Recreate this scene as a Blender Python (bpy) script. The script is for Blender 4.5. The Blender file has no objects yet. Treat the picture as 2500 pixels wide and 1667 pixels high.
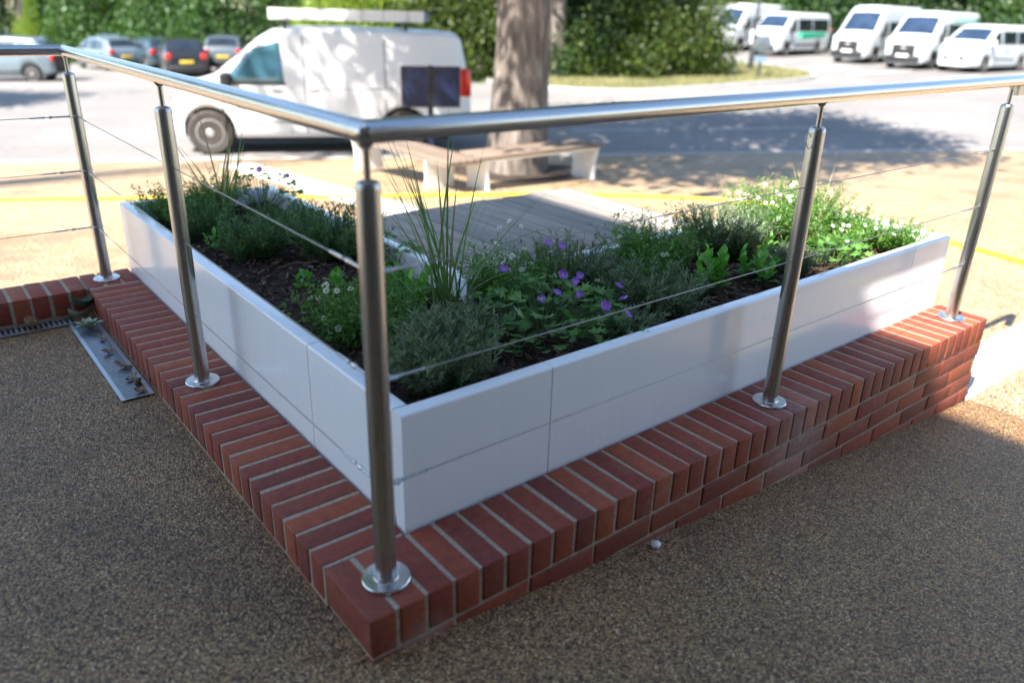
import bpy, bmesh, math, random
import numpy as np
from mathutils import Matrix, Vector

random.seed(7)
RNG = np.random.default_rng(11)
SC = bpy.context.scene
COL = SC.collection
rad = math.radians

# ------------------------------------------------------------------ camera
CAM = Vector((-0.576, -1.1573, 1.1988))
YAW, PITCH, ROLL = rad(50.86), rad(23.27), rad(1.65)
fw = Vector((math.cos(YAW) * math.cos(PITCH), math.sin(YAW) * math.cos(PITCH), -math.sin(PITCH)))
rt = Vector((math.sin(YAW), -math.cos(YAW), 0))
up = rt.cross(fw)
rt2 = math.cos(ROLL) * rt + math.sin(ROLL) * up
up2 = -math.sin(ROLL) * rt + math.cos(ROLL) * up
cam = bpy.data.cameras.new('camera')
cam.sensor_width = 36.0
cam.lens = 27.17
cam.clip_start = 0.05
cam.clip_end = 900
cam.dof.use_dof = True
cam.dof.focus_distance = 2.55
cam.dof.aperture_fstop = 1.45
camo = bpy.data.objects.new('camera', cam)
COL.objects.link(camo)
M = Matrix((rt2, up2, -fw)).transposed().to_4x4()
M.translation = CAM
camo.matrix_world = M
SC.camera = camo

# ------------------------------------------------------------------ sky and sun
SUNV = Vector((0.80, 0.19, -1.0)).normalized()        # the way the sunlight travels
elev = math.asin(-SUNV.z)
az = math.atan2(-SUNV.x, -SUNV.y)                     # clockwise from +Y, towards the sun
world = bpy.data.worlds.new('World')
SC.world = world
world.use_nodes = True
wn = world.node_tree.nodes
wl = world.node_tree.links
wn.clear()
sky = wn.new('ShaderNodeTexSky')
sky.sky_type = 'NISHITA'
sky.sun_disc = False
sky.sun_elevation = elev
sky.sun_rotation = az
sky.air_density = 1.0
sky.dust_density = 0.3
sky.ozone_density = 1.0
bg = wn.new('ShaderNodeBackground')
bg.inputs['Strength'].default_value = 0.100
wo = wn.new('ShaderNodeOutputWorld')
wl.new(sky.outputs[0], bg.inputs[0])
wl.new(bg.outputs[0], wo.inputs[0])
sun = bpy.data.lights.new('sun', 'SUN')
sun.energy = 5.0
sun.angle = rad(0.55)
sun.color = (1.0, 0.95, 0.87)
suno = bpy.data.objects.new('sun', sun)
COL.objects.link(suno)
suno.rotation_euler = SUNV.to_track_quat('-Z', 'Y').to_euler()
suno.location = (-8, -3, 12)
SC.view_settings.view_transform = 'Standard'
SC.view_settings.look = 'None'
SC.view_settings.exposure = 1.9
SC.view_settings.gamma = 1.0
SC.view_settings.use_curve_mapping = False
SC.cycles.use_denoising = True
SC.cycles.max_bounces = 8
SC.cycles.transparent_max_bounces = 8
SC.cycles.sample_clamp_indirect = 6.0

# ------------------------------------------------------------------ materials
def nodes(name):
    m = bpy.data.materials.new(name)
    m.use_nodes = True
    nt = m.node_tree
    return m, nt, nt.nodes['Principled BSDF']

def N(nt, typ, **kw):
    n = nt.nodes.new(typ)
    for k, v in kw.items():
        if k in n.inputs:
            n.inputs[k].default_value = v
        else:
            setattr(n, k, v)
    return n

def ramp(nt, fac, stops, interp='LINEAR'):
    r = nt.nodes.new('ShaderNodeValToRGB')
    cr = r.color_ramp
    cr.interpolation = interp
    while len(cr.elements) > 1:
        cr.elements.remove(cr.elements[-1])
    for i, (p, c) in enumerate(stops):
        e = cr.elements[0] if i == 0 else cr.elements.new(p)
        e.position = p
        e.color = (c[0], c[1], c[2], 1)
    nt.links.new(fac, r.inputs[0])
    return r

def mix(nt, fac, a, b, mode='MIX'):
    m = nt.nodes.new('ShaderNodeMix')
    m.data_type = 'RGBA'
    m.blend_type = mode
    for sock, v in ((m.inputs[0], fac), (m.inputs[6], a), (m.inputs[7], b)):
        if hasattr(v, 'links'):
            nt.links.new(v, sock)
        elif isinstance(v, (int, float)):
            sock.default_value = v
        else:
            sock.default_value = (v[0], v[1], v[2], 1)
    return m.outputs[2]

def math_n(nt, op, a, b=None, clamp=False):
    m = nt.nodes.new('ShaderNodeMath')
    m.operation = op
    m.use_clamp = clamp
    for i, v in enumerate((a, b)):
        if v is None:
            continue
        if hasattr(v, 'links'):
            nt.links.new(v, m.inputs[i])
        else:
            m.inputs[i].default_value = v
    return m.outputs[0]

def bump(nt, h, bs, strength=0.5, dist=0.01):
    b = nt.nodes.new('ShaderNodeBump')
    b.inputs['Strength'].default_value = strength
    b.inputs['Distance'].default_value = dist
    nt.links.new(h, b.inputs['Height'])
    nt.links.new(b.outputs[0], bs.inputs['Normal'])

def pos(nt):
    return nt.nodes.new('ShaderNodeNewGeometry').outputs['Position']

def objco(nt):
    return nt.nodes.new('ShaderNodeTexCoord').outputs['Object']

def plain(name, col, rough=0.5, metal=0.0, var=0.12, scale=8.0, coat=0.0, spec=0.5, bumpy=0.0):
    m, nt, b = nodes(name)
    n = N(nt, 'ShaderNodeTexNoise', Scale=scale, Detail=5.0)
    nt.links.new(objco(nt), n.inputs['Vector'])
    c = Vector(col)
    r = ramp(nt, n.outputs[0], [(0.3, c * (1 - var)), (0.7, c * (1 + var))])
    nt.links.new(r.outputs[0], b.inputs['Base Color'])
    b.inputs['Roughness'].default_value = rough
    b.inputs['Metallic'].default_value = metal
    b.inputs['Coat Weight'].default_value = coat
    b.inputs['Coat Roughness'].default_value = 0.08
    b.inputs['Specular IOR Level'].default_value = spec
    if bumpy:
        bump(nt, n.outputs[0], b, 0.4, bumpy)
    return m

def resin_gravel(name, k, scale):
    m, nt, b = nodes(name)
    P = pos(nt)
    v = N(nt, 'ShaderNodeTexVoronoi', Scale=scale)
    nt.links.new(P, v.inputs['Vector'])
    sep = N(nt, 'ShaderNodeSeparateColor')
    nt.links.new(v.outputs['Color'], sep.inputs[0])
    r = ramp(nt, sep.outputs[0], [(0.0, (.060, .036, .017)), (0.20, (.17, .105, .050)), (0.42, (.33, .215, .105)),
                                  (0.64, (.48, .325, .165)), (0.81, (.63, .465, .27)), (0.92, (.28, .235, .18)), (0.965, (.82, .70, .53))], 'CONSTANT')
    n = N(nt, 'ShaderNodeTexNoise', Scale=2.3, Detail=4.0)
    nt.links.new(P, n.inputs['Vector'])
    r2 = ramp(nt, n.outputs[0], [(0.3, (.86, .85, .84)), (0.7, (1.08, 1.06, 1.03))])
    c = mix(nt, 1.0, r.outputs[0], r2.outputs[0], 'MULTIPLY')
    n2 = N(nt, 'ShaderNodeTexNoise', Scale=900.0, Detail=2.0)
    nt.links.new(P, n2.inputs['Vector'])
    r3 = ramp(nt, n2.outputs[0], [(0.3, (.75, .75, .75)), (0.7, (1.2, 1.2, 1.2))])
    c = mix(nt, 1.0, c, r3.outputs[0], 'MULTIPLY')
    # trodden, damp-stained patches
    n5 = N(nt, 'ShaderNodeTexNoise', Scale=0.9, Detail=6.0, Roughness=0.62)
    nt.links.new(P, n5.inputs['Vector'])
    r5 = ramp(nt, n5.outputs[0], [(0.36, (.74, .72, .70)), (0.5, (1, 1, 1)), (0.7, (1.08, 1.07, 1.05))])
    c = mix(nt, 1.0, c, r5.outputs[0], 'MULTIPLY')
    c = mix(nt, 1.0, c, k, 'MULTIPLY')
    nt.links.new(c, b.inputs['Base Color'])
    b.inputs['Roughness'].default_value = 0.55
    h = math_n(nt, 'SUBTRACT', 1.0, v.outputs['Distance'])
    bump(nt, h, b, 0.7, 0.004)
    return m

def brick_mat():
    m, nt, b = nodes('red_brick')
    oi = nt.nodes.new('ShaderNodeObjectInfo')
    r = ramp(nt, oi.outputs['Random'], [(0.0, (.215, .040, .022)), (0.3, (.275, .055, .024)), (0.52, (.17, .034, .024)),
                                       (0.75, (.33, .078, .030)), (1.0, (.20, .042, .027))])
    P = pos(nt)
    n = N(nt, 'ShaderNodeTexNoise', Scale=38.0, Detail=6.0, Roughness=0.65)
    nt.links.new(P, n.inputs['Vector'])
    r2 = ramp(nt, n.outputs[0], [(0.25, (.50, .48, .47)), (0.42, (.9, .9, .9)), (0.58, (1.08, 1.06, 1.04)), (0.78, (1.5, 1.42, 1.35))])
    c = mix(nt, 1.0, r.outputs[0], r2.outputs[0], 'MULTIPLY')
    # pale lime bloom, in patches
    n3 = N(nt, 'ShaderNodeTexNoise', Scale=6.0, Detail=5.0, Roughness=0.6)
    nt.links.new(P, n3.inputs['Vector'])
    bl = ramp(nt, n3.outputs[0], [(0.58, (0, 0, 0)), (0.78, (.22, .22, .22))])
    dv = N(nt, 'ShaderNodeVectorMath', operation='DISTANCE')
    nt.links.new(P, dv.inputs[0])
    dv.inputs[1].default_value = (1.63, 0.0, -0.14)
    near = math_n(nt, 'MULTIPLY', math_n(nt, 'SUBTRACT', 0.26, dv.outputs['Value'], True), 2.2, True)
    near = math_n(nt, 'MULTIPLY', near, math_n(nt, 'MULTIPLY', n.outputs[0], 1.5), True)
    dv2 = N(nt, 'ShaderNodeVectorMath', operation='DISTANCE')
    nt.links.new(P, dv2.inputs[0])
    dv2.inputs[1].default_value = (0.13, -0.0, -0.14)
    near2 = math_n(nt, 'MULTIPLY', math_n(nt, 'SUBTRACT', 0.10, dv2.outputs['Value'], True), 5.0, True)
    f = math_n(nt, 'ADD', math_n(nt, 'ADD', bl.outputs[0], near), near2, True)
    c = mix(nt, f, c, (.42, .36, .33))
    nt.links.new(c, b.inputs['Base Color'])
    b.inputs['Roughness'].default_value = 0.72
    n4 = N(nt, 'ShaderNodeTexNoise', Scale=160.0, Detail=4.0)
    nt.links.new(P, n4.inputs['Vector'])
    bump(nt, n4.outputs[0], b, 0.5, 0.002)
    return m

def mortar_mat():
    m, nt, b = nodes('mortar')
    P = pos(nt)
    n = N(nt, 'ShaderNodeTexNoise', Scale=120.0, Detail=4.0)
    nt.links.new(P, n.inputs['Vector'])
    r = ramp(nt, n.outputs[0], [(0.25, (.24, .195, .135)), (0.5, (.36, .30, .215)), (0.75, (.47, .40, .30))])
    nt.links.new(r.outputs[0], b.inputs['Base Color'])
    b.inputs['Roughness'].default_value = 0.9
    bump(nt, n.outputs[0], b, 0.6, 0.003)
    return m

def steel_mat(name='brushed_steel', rough=0.30, col=(.52, .505, .48)):
    m, nt, b = nodes(name)
    mp = N(nt, 'ShaderNodeMapping')
    mp.inputs['Scale'].default_value = (400, 400, 6)
    nt.links.new(objco(nt), mp.inputs[0])
    n = N(nt, 'ShaderNodeTexNoise', Scale=1.0, Detail=3.0)
    nt.links.new(mp.outputs[0], n.inputs['Vector'])
    r = ramp(nt, n.outputs[0], [(0.3, (rough * .75,) * 3), (0.7, (rough * 1.3,) * 3)])
    nt.links.new(r.outputs[0], b.inputs['Roughness'])
    r2 = ramp(nt, n.outputs[0], [(0.3, Vector(col) * .9), (0.7, Vector(col) * 1.08)])
    nt.links.new(r2.outputs[0], b.inputs['Base Color'])
    b.inputs['Metallic'].default_value = 1.0
    b.inputs['Anisotropic'].default_value = 0.4
    return m

def planter_mat():
    m, nt, b = nodes('white_powder_coat')
    P = pos(nt)
    mp = N(nt, 'ShaderNodeMapping')
    mp.inputs['Scale'].default_value = (70, 70, 1.6)
    nt.links.new(P, mp.inputs[0])
    n = N(nt, 'ShaderNodeTexNoise', Scale=1.0, Detail=4.0)
    nt.links.new(mp.outputs[0], n.inputs['Vector'])
    r = ramp(nt, n.outputs[0], [(0.35, (.855, .865, .87)), (0.65, (.875, .885, .89))])
    nt.links.new(r.outputs[0], b.inputs['Base Color'])
    n2 = N(nt, 'ShaderNodeTexNoise', Scale=60.0, Detail=3.0)
    nt.links.new(P, n2.inputs['Vector'])
    r2 = ramp(nt, n2.outputs[0], [(0.3, (.12,) * 3), (0.7, (.20,) * 3)])
    nt.links.new(r2.outputs[0], b.inputs['Roughness'])
    b.inputs['Specular IOR Level'].default_value = 0.55
    return m

def asphalt_mat():
    m, nt, b = nodes('asphalt')
    P = pos(nt)
    n = N(nt, 'ShaderNodeTexNoise', Scale=0.35, Detail=6.0, Roughness=0.6)
    nt.links.new(P, n.inputs['Vector'])
    r = ramp(nt, n.outputs[0], [(0.3, (.152, .140, .132)), (0.7, (.228, .208, .195))])
    v = N(nt, 'ShaderNodeTexVoronoi', Scale=70.0)
    nt.links.new(P, v.inputs['Vector'])
    sep = N(nt, 'ShaderNodeSeparateColor')
    nt.links.new(v.outputs['Color'], sep.inputs[0])
    r2 = ramp(nt, sep.outputs[0], [(0.0, (.65,) * 3), (1.0, (1.35,) * 3)])
    c = mix(nt, 1.0, r.outputs[0], r2.outputs[0], 'MULTIPLY')
    nt.links.new(c, b.inputs['Base Color'])
    b.inputs['Roughness'].default_value = 0.8
    bump(nt, v.outputs['Distance'], b, 0.4, 0.006)
    return m

def wood_mat(name, cols, scale=1.0, axis='Y'):
    m, nt, b = nodes(name)
    oi = nt.nodes.new('ShaderNodeObjectInfo')
    mp = N(nt, 'ShaderNodeMapping')
    s = [90, 90, 90]
    s['XYZ'.index(axis)] = 3.0
    mp.inputs['Scale'].default_value = [q * scale for q in s]
    comb = N(nt, 'ShaderNodeVectorMath', operation='ADD')
    nt.links.new(objco(nt), comb.inputs[0])
    sc = N(nt, 'ShaderNodeVectorMath', operation='SCALE')
    sc.inputs[0].default_value = (13, 7, 5)
    nt.links.new(oi.outputs['Random'], sc.inputs['Scale'])
    nt.links.new(sc.outputs[0], comb.inputs[1])
    nt.links.new(comb.outputs[0], mp.inputs[0])
    n = N(nt, 'ShaderNodeTexNoise', Scale=1.0, Detail=6.0, Roughness=0.6)
    nt.links.new(mp.outputs[0], n.inputs['Vector'])
    r = ramp(nt, n.outputs[0], [(0.25, cols[0]), (0.5, cols[1]), (0.75, cols[2])])
    r2 = ramp(nt, oi.outputs['Random'], [(0, (.82, .83, .85)), (1, (1.15, 1.1, 1.05))])
    c = mix(nt, 1.0, r.outputs[0], r2.outputs[0], 'MULTIPLY')
    nt.links.new(c, b.inputs['Base Color'])
    b.inputs['Roughness'].default_value = 0.75
    bump(nt, n.outputs[0], b, 0.5, 0.002)
    return m

def leaf_mat(name, cols, trans=0.35, rough=0.45):
    """per-leaf colour from the random number of each leaf island, light passing through"""
    m = bpy.data.materials.new(name)
    m.use_nodes = True
    nt = m.node_tree
    b = nt.nodes['Principled BSDF']
    geo = nt.nodes.new('ShaderNodeNewGeometry')
    st = [(i / (len(cols) - 1), c) for i, c in enumerate(cols)]
    r = ramp(nt, geo.outputs['Random Per Island'], st)
    n = N(nt, 'ShaderNodeTexNoise', Scale=40.0, Detail=2.0)
    nt.links.new(geo.outputs['Position'], n.inputs['Vector'])
    r2 = ramp(nt, n.outputs[0], [(0.3, (.8,) * 3), (0.7, (1.2,) * 3)])
    c = mix(nt, 1.0, r.outputs[0], r2.outputs[0], 'MULTIPLY')
    nt.links.new(c, b.inputs['Base Color'])
    b.inputs['Roughness'].default_value = rough
    tr = nt.nodes.new('ShaderNodeBsdfTranslucent')
    c2 = mix(nt, 1.0, c, (1.5, 1.7, 0.7), 'MULTIPLY')
    nt.links.new(c2, tr.inputs[0])
    ms = nt.nodes.new('ShaderNodeMixShader')
    ms.inputs[0].default_value = trans
    nt.links.new(b.outputs[0], ms.inputs[1])
    nt.links.new(tr.outputs[0], ms.inputs[2])
    nt.links.new(ms.outputs[0], nt.nodes['Material Output'].inputs[0])
    return m

def bark_mat(name, c0, c1, c2):
    m, nt, b = nodes(name)
    mp = N(nt, 'ShaderNodeMapping')
    mp.inputs['Scale'].default_value = (5, 5, 1.1)
    nt.links.new(objco(nt), mp.inputs[0])
    n = N(nt, 'ShaderNodeTexNoise', Scale=2.2, Detail=9.0, Roughness=0.68)
    nt.links.new(mp.outputs[0], n.inputs['Vector'])
    r = ramp(nt, n.outputs[0], [(0.3, c0), (0.5, c1), (0.68, c2)])
    nt.links.new(r.outputs[0], b.inputs['Base Color'])
    b.inputs['Roughness'].default_value = 0.85
    bump(nt, n.outputs[0], b, 0.8, 0.06)
    return m

def soil_mat():
    m, nt, b = nodes('soil')
    P = pos(nt)
    n = N(nt, 'ShaderNodeTexNoise', Scale=45.0, Detail=7.0, Roughness=0.7)
    nt.links.new(P, n.inputs['Vector'])
    r = ramp(nt, n.outputs[0], [(0.3, (.016, .010, .007)), (0.6, (.05, .03, .019)), (0.8, (.09, .055, .034))])
    nt.links.new(r.outputs[0], b.inputs['Base Color'])
    b.inputs['Roughness'].default_value = 0.95
    bump(nt, n.outputs[0], b, 0.9, 0.02)
    return m

def island_ramp(name, cols, rough=0.8):
    m, nt, b = nodes(name)
    geo = nt.nodes.new('ShaderNodeNewGeometry')
    r = ramp(nt, geo.outputs['Random Per Island'], [(i / (len(cols) - 1), c) for i, c in enumerate(cols)])
    n = N(nt, 'ShaderNodeTexNoise', Scale=90.0, Detail=3.0)
    nt.links.new(geo.outputs['Position'], n.inputs['Vector'])
    r2 = ramp(nt, n.outputs[0], [(0.3, (.7,) * 3), (0.7, (1.25,) * 3)])
    nt.links.new(mix(nt, 1.0, r.outputs[0], r2.outputs[0], 'MULTIPLY'), b.inputs['Base Color'])
    b.inputs['Roughness'].default_value = rough
    return m

def grass_ground_mat():
    m, nt, b = nodes('dry_lawn')
    P = pos(nt)
    n = N(nt, 'ShaderNodeTexNoise', Scale=1.4, Detail=7.0, Roughness=0.65)
    nt.links.new(P, n.inputs['Vector'])
    r = ramp(nt, n.outputs[0], [(0.3, (.055, .070, .022)), (0.5, (.115, .115, .045)), (0.72, (.21, .175, .08))])
    nt.links.new(r.outputs[0], b.inputs['Base Color'])
    b.inputs['Roughness'].default_value = 0.9
    bump(nt, n.outputs[0], b, 0.6, 0.03)
    return m

def glass_mat(name, col, rough=0.05):
    m, nt, b = nodes(name)
    n = N(nt, 'ShaderNodeTexNoise', Scale=1.2, Detail=2.0)
    nt.links.new(objco(nt), n.inputs['Vector'])
    c = Vector(col)
    r = ramp(nt, n.outputs[0], [(0.35, c * .7), (0.65, c * 1.3)])
    nt.links.new(r.outputs[0], b.inputs['Base Color'])
    b.inputs['Roughness'].default_value = rough
    b.inputs['Specular IOR Level'].default_value = 0.9
    b.inputs['Coat Weight'].default_value = 0.6
    b.inputs['Coat Roughness'].default_value = 0.02
    return m

MT = {}
MT['gravel'] = resin_gravel('buff_resin_gravel_lit', (1.14, 1.15, 1.24), 165.0)  # same gravel as the terrace, tint raised for the sunlit paving
MT['terrace'] = resin_gravel('buff_resin_gravel_shaded', (.75, .63, .50), 220.0)  # same gravel as the paving, terrace shade put into a darker tint
MT['brick'] = brick_mat()
MT['mortar'] = mortar_mat()
MT['steel'] = steel_mat()
MT['steel_bright'] = steel_mat('polished_steel', 0.25, (.62, .61, .595))
MT['wire'] = steel_mat('dull_wire', 0.4, (.30, .29, .28))
MT['galv'] = steel_mat('galvanised_steel', 0.38, (.55, .58, .61))
MT['planter'] = planter_mat()
MT['asphalt'] = asphalt_mat()
MT['deck'] = wood_mat('weathered_deck', [(.20, .172, .145), (.32, .28, .24), (.44, .39, .335)])
MT['bench_wood'] = wood_mat('bench_timber', [(.10, .07, .05), (.17, .125, .095), (.27, .21, .165)], 0.8, 'X')
MT['concrete'] = plain('pale_concrete', (.60, .57, .53), 0.85, var=0.1, scale=14, bumpy=0.002)
MT['kerb'] = plain('kerb_concrete', (.42, .40, .38), 0.85, var=0.15, scale=9, bumpy=0.003)
MT['paint_white'] = plain('white_road_paint', (.62, .62, .60), 0.8, var=0.2, scale=20)
MT['white_enamel'] = plain('white_enamel', (.78, .78, .77), 0.35, var=0.03)
MT['soil'] = soil_mat()
MT['chips'] = island_ramp('bark_chips', [(.035, .018, .011), (.075, .040, .024), (.13, .075, .045), (.05, .028, .018), (.26, .18, .12)])
MT['hose'] = plain('yellow_hose', (.66, .50, .03), 0.4, var=0.06)
MT['navy'] = plain('dark_navy_panel', (.014, .024, .066), 0.30, var=0.3, scale=2)
MT['dark_metal'] = plain('dark_grey_metal', (.035, .037, .042), 0.45, var=0.15)
MT['rubber'] = plain('tyre_rubber', (.028, .026, .025), 0.75, var=0.25, scale=12)
MT['tyre_dusty'] = plain('dusty_tyre', (.055, .046, .040), 0.85, var=0.3, scale=9)
MT['rim'] = plain('wheel_rim', (.42, .41, .40), 0.4, 0.4, var=0.15)
MT['van_white'] = plain('van_white_paint', (.76, .76, .76), 0.30, var=0.03, scale=2, coat=0.35)
MT['bus_white'] = plain('bus_white_paint', (.52, .55, .56), 0.32, var=0.04, scale=2, coat=0.3)
MT['silver'] = plain('silver_car_paint', (.20, .25, .28), 0.3, 0.5, var=0.05, coat=0.5)
MT['black_paint'] = plain('black_car_paint', (.014, .014, .016), 0.22, var=0.2, coat=0.6)
MT['dark_teal'] = plain('dark_blue_car_paint', (.02, .045, .06), 0.25, var=0.2, coat=0.6)
MT['pale_blue'] = plain('pale_blue_car_paint', (.16, .24, .34), 0.3, 0.2, var=0.1, coat=0.5)
MT['grey_car'] = plain('mid_grey_car_paint', (.10, .12, .135), 0.3, 0.3, var=0.1, coat=0.5)
MT['trim'] = plain('black_trim', (.022, .022, .024), 0.5, var=0.2)
MT['under'] = plain('underbody_black', (.010, .010, .010), 0.9, var=0.3)
MT['glass'] = glass_mat('tinted_vehicle_glass', (.012, .016, .02))
MT['glass_blue'] = glass_mat('pale_blue_cab_glass', (.06, .16, .21))
MT['glass_screen'] = glass_mat('windscreen_glass', (.018, .032, .06))
MT['red'] = plain('red_tail_lamp', (.50, .02, .012), 0.2, var=0.15, coat=0.6)
MT['orange'] = plain('orange_tail_lamp', (.65, .10, .02), 0.2, var=0.15, coat=0.6)
MT['lamp'] = plain('clear_head_lamp', (.52, .55, .58), 0.12, 0.3, var=0.2, coat=0.6)
MT['plate_w'] = plain('white_number_plate', (.70, .70, .66), 0.4, var=0.05)
MT['plate_y'] = plain('yellow_number_plate', (.62, .44, .05), 0.4, var=0.08)
MT['green_stripe'] = plain('green_livery', (.02, .42, .24), 0.3, var=0.08, coat=0.4)
MT['mint'] = plain('pale_mint_livery', (.38, .62, .54), 0.3, var=0.05, coat=0.4)
MT['plane_bark'] = bark_mat('grey_plane_bark', (.075, .056, .045), (.17, .138, .115), (.33, .285, .245))
MT['dark_bark'] = bark_mat('dark_bark', (.03, .024, .018), (.07, .056, .043), (.13, .11, .09))
MT['lawn'] = grass_ground_mat()
MT['render'] = plain('cream_render', (.50, .46, .40), 0.9, var=0.06, scale=5, bumpy=0.004)
MT['cladding'] = plain('brown_cladding', (.13, .095, .075), 0.8, var=0.15, scale=6, bumpy=0.004)
MT['roofing'] = plain('grey_fascia', (.16, .16, .17), 0.6, var=0.1)
MT['dead_leaf'] = island_ramp('dead_leaf', [(.10, .05, .022), (.20, .11, .05), (.32, .21, .11), (.09, .075, .03)], 0.7)
G = {}
G['lavender'] = leaf_mat('lavender_leaf', [(0.102, 0.153, 0.088), (0.166, 0.220, 0.138), (0.254, 0.306, 0.205), (0.132, 0.180, 0.102)], 0.2)
G['lavdark'] = leaf_mat('dark_lavender_leaf', [(0.060, 0.134, 0.050), (0.103, 0.196, 0.076), (0.169, 0.258, 0.111)], 0.2)
G['daisy'] = leaf_mat('fleabane_leaf', [(.055, .15, .024), (.10, .225, .036), (.17, .30, .05)], 0.3)
G['geranium'] = leaf_mat('geranium_leaf', [(0.054, 0.155, 0.033), (0.091, 0.215, 0.045), (0.154, 0.294, 0.068)], 0.25)
G['broad'] = leaf_mat('broad_leaf', [(0.075, 0.246, 0.035), (0.116, 0.323, 0.049), (0.183, 0.400, 0.069)], 0.3)
G['blade'] = leaf_mat('strap_leaf', [(0.063, 0.147, 0.042), (0.098, 0.203, 0.056), (0.168, 0.266, 0.084)], 0.2)
G['straw'] = leaf_mat('straw_blade', [(.20, .16, .08), (.30, .25, .13)], 0.2)
G['violet'] = leaf_mat('violet_petal', [(.27, .085, .60), (.36, .13, .70)], 0.3)
G['petal'] = leaf_mat('white_petal', [(.74, .74, .70), (.80, .79, .77)], 0.25)
G['yolk'] = plain('yellow_disc', (.50, .38, .06), 0.8)
G['stem'] = plain('green_stem', (.09, .16, .05), 0.6)
G['tree'] = leaf_mat('tree_leaf', [(0.025, 0.064, 0.015), (0.043, 0.098, 0.022), (0.072, 0.140, 0.030)], 0.3)
G['dark'] = leaf_mat('dark_shrub_leaf', [(0.012, 0.036, 0.009), (0.024, 0.060, 0.013), (0.045, 0.094, 0.018)], 0.25)
G['olive'] = leaf_mat('olive_shrub_leaf', [(0.022, 0.043, 0.007), (0.043, 0.076, 0.012), (0.108, 0.137, 0.016)], 0.3)
G['lime'] = leaf_mat('lime_leaf', [(0.105, 0.180, 0.015), (0.180, 0.255, 0.026), (0.255, 0.315, 0.038)], 0.35)
G['mid'] = leaf_mat('mid_green_leaf', [(0.025, 0.066, 0.015), (0.045, 0.105, 0.024), (0.084, 0.154, 0.042)], 0.3)

# ------------------------------------------------------------------ object helpers
def link(o, parent=None):
    COL.objects.link(o)
    if parent is not None:
        o.parent = parent
    return o

def tag(o, label=None, cat=None, group=None, kind=None):
    if label: o['label'] = label
    if cat: o['category'] = cat
    if group: o['group'] = group
    if kind: o['kind'] = kind
    return o

def empty(name, loc=(0, 0, 0), rz=0.0, label=None, cat=None, group=None):
    o = bpy.data.objects.new(name, None)
    o.empty_display_size = 0.1
    o.location = loc
    o.rotation_euler = (0, 0, rz)
    link(o)
    return tag(o, label, cat, group)

def mesh(name, V, F, mats, smooth=False, midx=None):
    me = bpy.data.meshes.new(name)
    me.from_pydata([tuple(v) for v in V], [], [tuple(f) for f in F])
    if not isinstance(mats, (list, tuple)):
        mats = [mats]
    for q in mats:
        me.materials.append(q)
    if midx is not None:
        me.polygons.foreach_set('material_index', np.asarray(midx, dtype=np.int32))
    if smooth:
        me.polygons.foreach_set('use_smooth', [True] * len(me.polygons))
    me.update()
    return me

def obj(name, me, parent=None, loc=None, rot=None):
    o = bpy.data.objects.new(name, me)
    if loc is not None: o.location = loc
    if rot is not None: o.rotation_euler = rot
    return link(o, parent)

class MB:
    """collects shapes into one mesh"""
    def __init__(s):
        s.V = []; s.F = []; s.I = []; s.mi = 0
    def add(s, V, F):
        k = len(s.V)
        s.V += [tuple(v) for v in V]
        for f in F:
            s.F.append(tuple(i + k for i in f)); s.I.append(s.mi)
        return s
    def box(s, x0, x1, y0, y1, z0, z1, mat=None):
        V = [(x0, y0, z0), (x1, y0, z0), (x1, y1, z0), (x0, y1, z0), (x0, y0, z1), (x1, y0, z1), (x1, y1, z1), (x0, y1, z1)]
        if mat is not None: V = [mat @ Vector(v) for v in V]
        return s.add(V, [(3, 2, 1, 0), (4, 5, 6, 7), (0, 1, 5, 4), (1, 2, 6, 5), (2, 3, 7, 6), (3, 0, 4, 7)])
    def tube(s, pts, r, seg=12, caps=True):
        pts = [Vector(p) for p in pts]
        rr = r if isinstance(r, (list, tuple)) else [r] * len(pts)
        V = []; F = []
        prev = None
        for i, p in enumerate(pts):
            d = (pts[min(i + 1, len(pts) - 1)] - pts[max(i - 1, 0)]).normalized()
            if prev is None:
                a = d.orthogonal().normalized()
            else:
                a = (prev - d * prev.dot(d)).normalized()
            prev = a
            b = d.cross(a)
            for k in range(seg):
                t = 2 * math.pi * k / seg
                V.append(p + (a * math.cos(t) + b * math.sin(t)) * rr[i])
        for i in range(len(pts) - 1):
            for k in range(seg):
                k2 = (k + 1) % seg
                F.append((i * seg + k, i * seg + k2, (i + 1) * seg + k2, (i + 1) * seg + k))
        if caps:
            F.append(tuple(reversed(range(seg))))
            F.append(tuple(range((len(pts) - 1) * seg, len(pts) * seg)))
        return s.add(V, F)
    def lathe(s, prof, c=(0, 0, 0), seg=24, axis='Z'):
        V = []; F = []
        for r, z in prof:
            for k in range(seg):
                t = 2 * math.pi * k / seg
                a, b = r * math.cos(t), r * math.sin(t)
                v = (a, b, z) if axis == 'Z' else ((z, a, b) if axis == 'X' else (b, z, a))
                V.append((v[0] + c[0], v[1] + c[1], v[2] + c[2]))
        n = len(prof)
        for i in range(n - 1):
            for k in range(seg):
                k2 = (k + 1) % seg
                F.append((i * seg + k, i * seg + k2, (i + 1) * seg + k2, (i + 1) * seg + k))
        F.append(tuple(reversed(range(seg))))
        F.append(tuple(range((n - 1) * seg, n * seg)))
        return s.add(V, F)
    def me(s, name, mats, smooth=False):
        return mesh(name, s.V, s.F, mats, smooth, s.I if isinstance(mats, (list, tuple)) else None)
    def build(s, name, mats, parent=None, smooth=False, loc=None, rot=None):
        me = s.me(name, mats, smooth)
        if smooth:
            auto_smooth(me)
        return obj(name, me, parent, loc, rot)

def auto_smooth(me, ang=35):
    bm = bmesh.new(); bm.from_mesh(me)
    for e in bm.edges:
        if len(e.link_faces) == 2 and e.calc_face_angle(0) > rad(ang):
            e.smooth = False
    bm.to_mesh(me); bm.free()

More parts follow.
